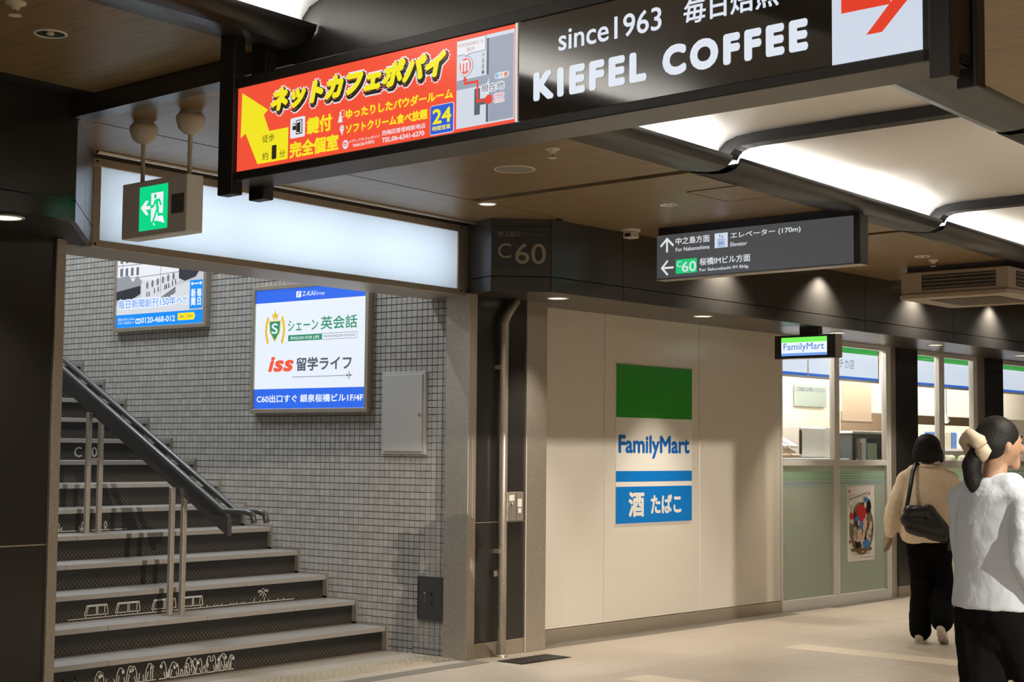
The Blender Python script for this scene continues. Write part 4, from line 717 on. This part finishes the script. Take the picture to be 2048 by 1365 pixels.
# ================================================================ PEOPLE
def hullcap(bm, p0, r0, p1, r1):
    b2 = bmesh.new(); bmesh.ops.create_icosphere(b2, subdivisions=2, radius=r0, matrix=Matrix.Translation(p0)); bmesh.ops.create_icosphere(b2, subdivisions=2, radius=r1, matrix=Matrix.Translation(p1))
    res = bmesh.ops.convex_hull(b2, input=b2.verts[:]); 
    bmesh.ops.delete(b2, geom=[g for g in res['geom_interior'] if isinstance(g, bmesh.types.BMVert)], context='VERTS')
    me = bpy.data.meshes.new('h'); b2.to_mesh(me); b2.free(); bm.from_mesh(me); bpy.data.meshes.remove(me)
def blob(name, parts, m, parent, voxel=.012, it=4, disp=0):
    b = MB()
    for p in parts:
        if p[0] == 'c':
            pts = p[1]
            for (a, ra), (c, rc) in zip(pts, pts[1:]): hullcap(b.bm, Vector(a), ra, Vector(c), rc)
        elif p[0] == 'l':
            n = 28; rings = [[b.bm.verts.new((x + rx * math.cos(2 * pi * k / n), y + ry * math.sin(2 * pi * k / n), z)) for k in range(n)] for z, x, y, rx, ry in p[1]]
            for A, B in zip(rings, rings[1:]):
                for k in range(n): b.bm.faces.new((A[k], A[(k + 1) % n], B[(k + 1) % n], B[k]))
            b.bm.faces.new(rings[0][::-1]); b.bm.faces.new(rings[-1])
        else: b.ball(p[1], p[2], 3)
    me = b.mesh('blob'); o = bpy.data.objects.new('tmp', me); COL.objects.link(o)
    md = o.modifiers.new('r', 'REMESH'); md.mode = 'VOXEL'; md.voxel_size = voxel; s = o.modifiers.new('s', 'SMOOTH'); s.factor = .5; s.iterations = it
    if disp:
        tx = bpy.data.textures.new('folds', 'CLOUDS'); tx.noise_scale = .11; d = o.modifiers.new('d', 'DISPLACE'); d.texture = tx; d.strength = disp; d.mid_level = .5
    dg = bpy.context.evaluated_depsgraph_get(); m2 = bpy.data.meshes.new_from_object(o.evaluated_get(dg)); bpy.data.objects.remove(o)
    m2.materials.clear(); return put(name, m2, m, parent, smooth=True)
def hand(pts, wrist, d, side, fwd, curl=.35):
    # palm, four unequal bent fingers and a thumb; d points from wrist to fingertips
    d = Vector(d).normalized(); fwd = Vector(fwd); fwd = (fwd - d * fwd.dot(d)).normalized(); n = d.cross(fwd) * side; w = Vector(wrist)
    pts.append(('c', [(w, .024), (w + d * .045 + fwd * .012, .022), (w + d * .075 + fwd * .022, .014)])); pts.append(('c', [(w + d * .03, .022), (w + d * .075 - fwd * .022, .014)]))
    for k, L in enumerate((.066, .074, .070, .055)):
        b = w + d * .075 + fwd * (.030 - .020 * k); k1 = b + d * L * .5 + n * L * curl * .3; pts.append(('c', [(b, .0095), (k1, .009), (k1 + d * L * .42 + n * L * curl, .0075)]))
    tb = w + d * .025 + fwd * .028; pts.append(('c', [(tb, .012), (tb + d * .028 + fwd * .022, .0105), (tb + d * .055 + fwd * .026 + n * .012, .0085)]))
def head(pts, c, f, side):
    c, f, s = Vector(c), Vector(f), Vector(side)
    pts += [('e', c, (.074, .074, .100)), ('e', c + f * .018, (.072, .072, .085)), ('c', [(c + f * .055 - up * .055, .032), (c + f * .068 - up * .085, .024)]), ('c', [(c + f * .085 + up * .012, .009), (c + f * .105 - up * .022, .014)])]
    for k in (-1, 1): pts += [('e', c + s * .074 * k - f * .005 - up * .01, (.014, .018, .03)), ('e', c + f * .07 + s * .03 * k + up * .022, (.018, .012, .009)), ('c', [(c + f * .082 - up * .048, .009), (c + f * .076 + s * .02 * k - up * .047, .007)])]
def face_details(parent, c, f, s):
    c, f, s = Vector(c), Vector(f), Vector(s); b = MB(); e = MB()
    for k in (-1, 1): b.ball(c + f * .079 + s * .031 * k + up * .008, (.010, .010, .006)); e.tube([c + f * .086 + s * .016 * k + up * .03, c + f * .084 + s * .034 * k + up * .035, c + f * .072 + s * .05 * k + up * .03], .003, 6)
    b.build('eyes', M['hair'], parent, smooth=True); e.build('eyebrows', M['hair'], parent); MB().tube([c + f * .085 - s * .022 - up * .047, c + f * .093 - up * .046, c + f * .085 + s * .022 - up * .047], .0045, 8).build('lips', mat('lips', (.32, .12, .10), .5), parent)
def shoe(parent, heel, toe, m='shoe'):
    h_, t_ = Vector(heel), Vector(toe); d = (t_ - h_); so_ = blob('shoe', [('c', [(h_ + up * .04, .036), (h_ + d * .45 + up * .042, .040), (h_ + d * .8 + up * .03, .036), (t_ + up * .024, .024)]), ('c', [(h_ + up * .05, .036), (h_ + up * .08 + d * .08, .040)])], M[m], parent, .01, 3)
    b = MB(); n = d.cross(up).normalized(); q = []
    for s_, wd in ((-.1, .022), (0, .032), (.3, .031), (.7, .042), (.95, .034), (1.06, .016)): q.append((s_, wd))
    L = [h_ + d * s_ + n * wd for s_, wd in q] + [h_ + d * s_ - n * wd for s_, wd in q[::-1]]
    a = [b.bm.verts.new(p - up * .002 + up * .002) for p in L]; c = [b.bm.verts.new(p + up * .022) for p in L]; b.bm.faces.new(a); b.bm.faces.new(c[::-1])
    for i in range(len(L)): b.bm.faces.new((a[i], c[i], c[(i + 1) % len(L)], a[(i + 1) % len(L)]))
    b.build('shoe_sole', M['sole'], so_)
X_, Y_ = Vector((1, 0, 0)), Vector((0, 1, 0))
# --- walker in the cream sweater, seen from behind (local: x to her right, y ahead)
p1 = thing('person', 'person in loose cream sweater and black trousers walking away with a black shoulder bag', 'person', (11.90, 5.085, 0), math.radians(-90 + 12))
b = []; hc_ = Vector((0, .02, 1.535)); head(b, hc_, Y_, X_)
b += [('c', [((0, .0, 1.46), .048), ((0, -.015, 1.36), .052)]), ('c', [((-.13, -.01, 1.31), .06), ((.13, -.01, 1.31), .06)]), ('e', (0, 0, 1.2), (.15, .095, .16)), ('e', (0, 0, 1.02), (.125, .085, .14)), ('e', (0, 0, .88), (.155, .105, .12))]
b += [('c', [((-.165, -.01, 1.31), .05), ((-.25, -.04, 1.07), .04), ((-.29, -.07, .86), .028)]), ('c', [((.165, -.01, 1.31), .05), ((.19, .08, 1.07), .04), ((.16, .27, .95), .028)])]
hand(b, (-.293, -.072, .85), (-.12, -.06, -1), -1, (.2, 1, 0)); hand(b, (.158, .285, .945), (-.1, .9, -.35), 1, (-.6, 0, 1))
b += [('c', [((-.08, 0, .84), .085), ((-.075, .05, .46), .056), ((-.07, -.02, .09), .036)]), ('c', [((.085, 0, .84), .085), ((.09, .1, .48), .056), ((.115, -.13, .17), .036)])]
blob('body', b, M['skin'], p1, .0075, 3); face_details(p1, hc_, Y_, X_)
blob('sweater', [('c', [((-.10, -.005, 1.355), .07), ((.10, -.005, 1.355), .07)]), ('c', [((-.15, -.01, 1.305), .075), ((.15, -.01, 1.305), .075)]), ('l', [(.80, -.03, -.02, .17, .12), (.84, -.02, -.02, .20, .14), (.92, -.01, -.015, .215, .15), (1.05, 0, -.012, .215, .15), (1.2, 0, -.01, .20, .135), (1.32, 0, -.01, .17, .10), (1.39, 0, -.01, .09, .07)]), ('e', (-.09, -.04, .86), (.11, .10, .09)),
    ('c', [((-.17, -.01, 1.30), .078), ((-.235, -.035, 1.14), .078), ((-.27, -.05, 1.02), .072), ((-.288, -.062, .90), .055), ((-.292, -.07, .865), .045)]), ('c', [((.17, -.01, 1.30), .078), ((.205, .07, 1.09), .075), ((.165, .25, .965), .05)])], M['cream_knit'], p1, .014, 5, .022)
MB().lathe([(.062, -.012), (.066, 0), (.062, .014), (.054, .012), (.052, -.01)], (0, -.012, 1.41), 20).build('collar', M['cream_knit'], p1, smooth=True)
blob('trousers', [('e', (0, 0, .87), (.172, .125, .11)), ('e', (0, 0, .77), (.11, .09, .08)), ('c', [((-.08, 0, .84), .104), ((-.078, .05, .50), .082), ((-.07, .0, .25), .088), ((-.07, -.015, .10), .092)]), ('c', [((.085, 0, .84), .10), ((.09, .1, .5), .082), ((.105, -.02, .30), .088), ((.12, -.115, .19), .092)])], M['blackcloth'], p1, .014, 4, .02)
shoe(p1, (-.07, -.07, 0), (-.075, .13, 0)); sb = bpy.data.objects.new('t', None); bpy.data.objects.remove(sb)
shoe(p1, (.12, -.17, .09), (.115, .0, .0))
blob('hair', [('e', (0, .0, 1.565), (.105, .11, .105)), ('e', (0, -.025, 1.515), (.12, .092, .085)), ('c', [((-.085, -.025, 1.475), .034), ((0, -.06, 1.465), .036), ((.085, -.025, 1.475), .034)]), ('c', [((-.095, .02, 1.52), .026), ((-.095, .03, 1.455), .02)]), ('c', [((.095, .02, 1.52), .026), ((.1, .03, 1.455), .02)])], M['hair'], p1, .012, 4, .012)
bg = thing('shoulder_bag', 'black soft leather bag slung across the back of the cream sweater', 'bag', (11.90, 5.085, 0), math.radians(-90 + 12))
blob('pouch', [('c', [((-.13, -.215, .98), .055), ((.13, -.215, .93), .06)]), ('c', [((-.11, -.22, 1.05), .05), ((.05, -.22, 1.06), .05)]), ('c', [((-.10, -.215, .92), .05), ((.15, -.21, .85), .05)]), ('c', [((.08, -.22, 1.02), .05), ((.18, -.2, .88), .045)])], M['bag'], bg, .012, 4, .02)
MB().sheet([[(-.125 + w_, -.235, 1.07), (-.11 + w_, -.19, 1.2), (-.095 + w_, -.115, 1.375), (-.085 + w_, -.03, 1.435), (-.06 + w_, .06, 1.38), (.0 + w_, .15, 1.2), (.1 + w_, .16, 1.02), (.21 + w_, .02, .93), (.19 + w_, -.15, .9)] for w_ in (-.016, .016)]).build('strap', M['bag'], bg, smooth=True)
so = bpy.data.objects[bg.children[-1].name]; md = so.modifiers.new('s', 'SOLIDIFY'); md.thickness = .006
MB().tube([(.19, -.20, .90), (.205, -.2, .82), (.2, -.19, .75)], [.012, .014, .02], 8).build('strap_tail', M['bag'], bg, smooth=True)
# --- nearer walker in the pale shirt, cut by the right edge
p2 = thing('person', 'person in long pale grey-blue shirt with ponytail striding past at the right edge', 'person', (6.365, 2.425, 0), math.radians(-90 - 22))
b = []; f2 = Vector((.3, .95, 0)).normalized(); s2 = Vector((f2.y, -f2.x, 0)); hc2 = Vector((0, .03, 1.545)); head(b, hc2, f2, s2)
b += [('c', [((0, .01, 1.47), .048), ((0, -.015, 1.37), .052)]), ('c', [((-.14, -.01, 1.32), .06), ((.14, -.01, 1.32), .06)]), ('e', (0, 0, 1.2), (.15, .095, .16)), ('e', (0, 0, 1.02), (.125, .085, .14)), ('e', (0, 0, .88), (.155, .105, .12))]
b += [('c', [((-.165, -.01, 1.31), .05), ((-.20, .05, 1.06), .04), ((-.16, .22, .93), .028)]), ('c', [((.165, -.01, 1.31), .05), ((.22, -.08, 1.07), .04), ((.24, .02, .85), .028)])]
hand(b, (-.158, .235, .925), (.1, .9, -.35), -1, (.6, 0, 1)); hand(b, (.242, .028, .84), (.1, .2, -1), 1, (-.2, 1, 0))
b += [('c', [((-.08, 0, .84), .085), ((-.08, .0, .50), .056), ((-.08, -.36, .22), .036)]), ('c', [((.08, 0, .84), .085), ((.08, .22, .48), .056), ((.08, .27, .09), .036)])]
blob('body', b, M['skin'], p2, .0075, 3); face_details(p2, hc2, f2, s2)
blob('shirt', [('c', [((-.09, -.005, 1.365), .065), ((.09, -.005, 1.365), .065)]), ('c', [((-.15, -.01, 1.315), .072), ((.15, -.01, 1.315), .072)]), ('l', [(.865, 0, 0, .205, .15), (.95, 0, 0, .20, .145), (1.08, 0, 0, .185, .135), (1.22, 0, 0, .185, .13), (1.33, 0, -.005, .165, .10), (1.40, 0, -.005, .08, .065)]),
    ('c', [((-.17, -.01, 1.31), .07), ((-.21, .045, 1.06), .062), ((-.165, .2, .95), .045)]), ('c', [((.17, -.01, 1.31), .07), ((.23, -.085, 1.07), .062), ((.245, .0, .89), .045)])], M['shirt'], p2, .013, 4, .02)
blob('trousers', [('e', (0, 0, .86), (.175, .13, .12)), ('e', (0, 0, .76), (.12, .10, .08)), ('c', [((-.08, 0, .84), .122), ((-.08, .0, .52), .095), ((-.08, -.2, .36), .085), ((-.08, -.34, .23), .085)]), ('c', [((.08, 0, .84), .122), ((.08, .21, .5), .095), ((.08, .25, .25), .085), ((.08, .27, .11), .088)])], M['blackcloth'], p2, .013, 4, .018)
shoe(p2, (.08, .22, 0), (.085, .43, 0)); shoe(p2, (-.08, -.42, .13), (-.085, -.28, .0))
bk2 = -f2
hp_ = [('e', hc2 + up * .035 + bk2 * .012, (.088, .092, .088)), ('e', hc2 + up * .01 + bk2 * .035, (.084, .084, .08)), ('c', [(hc2 + bk2 * .105 - up * .02, .03), (hc2 + bk2 * .135 - up * .09, .042), (hc2 + bk2 * .125 - up * .16, .034), (hc2 + bk2 * .11 - up * .215, .012)])]
hr2 = blob('hair', hp_, M['hair'], p2, .011, 4, .012)
sc_ = MB(); ring = []
for k in range(13):
    a = 2 * pi * k / 12; ring.append(hc2 + bk2 * .115 - up * .008 + (s2 * math.cos(a) * .055 + (up * .8 + bk2 * .45) * math.sin(a) * .05))
sc_.tube(ring, [.027 + .007 * (k % 2) for k in range(13)], 10).build('scrunchie', M['scr'], hr2, smooth=True)

for o in bpy.data.objects:
    if o.name.split('.')[0] in ('arches', 'blue_patch', 'red_patch', 'portrait_blobs', 'collage_pale', 'collage_dark', 'windows', 'tree_glints', 'passers_by', 'laurel', 'flower_heads', 'elevator_people', 'corner_marks', 'dial_rings', 'title_emblems'): o['kind'] = 'stuff'
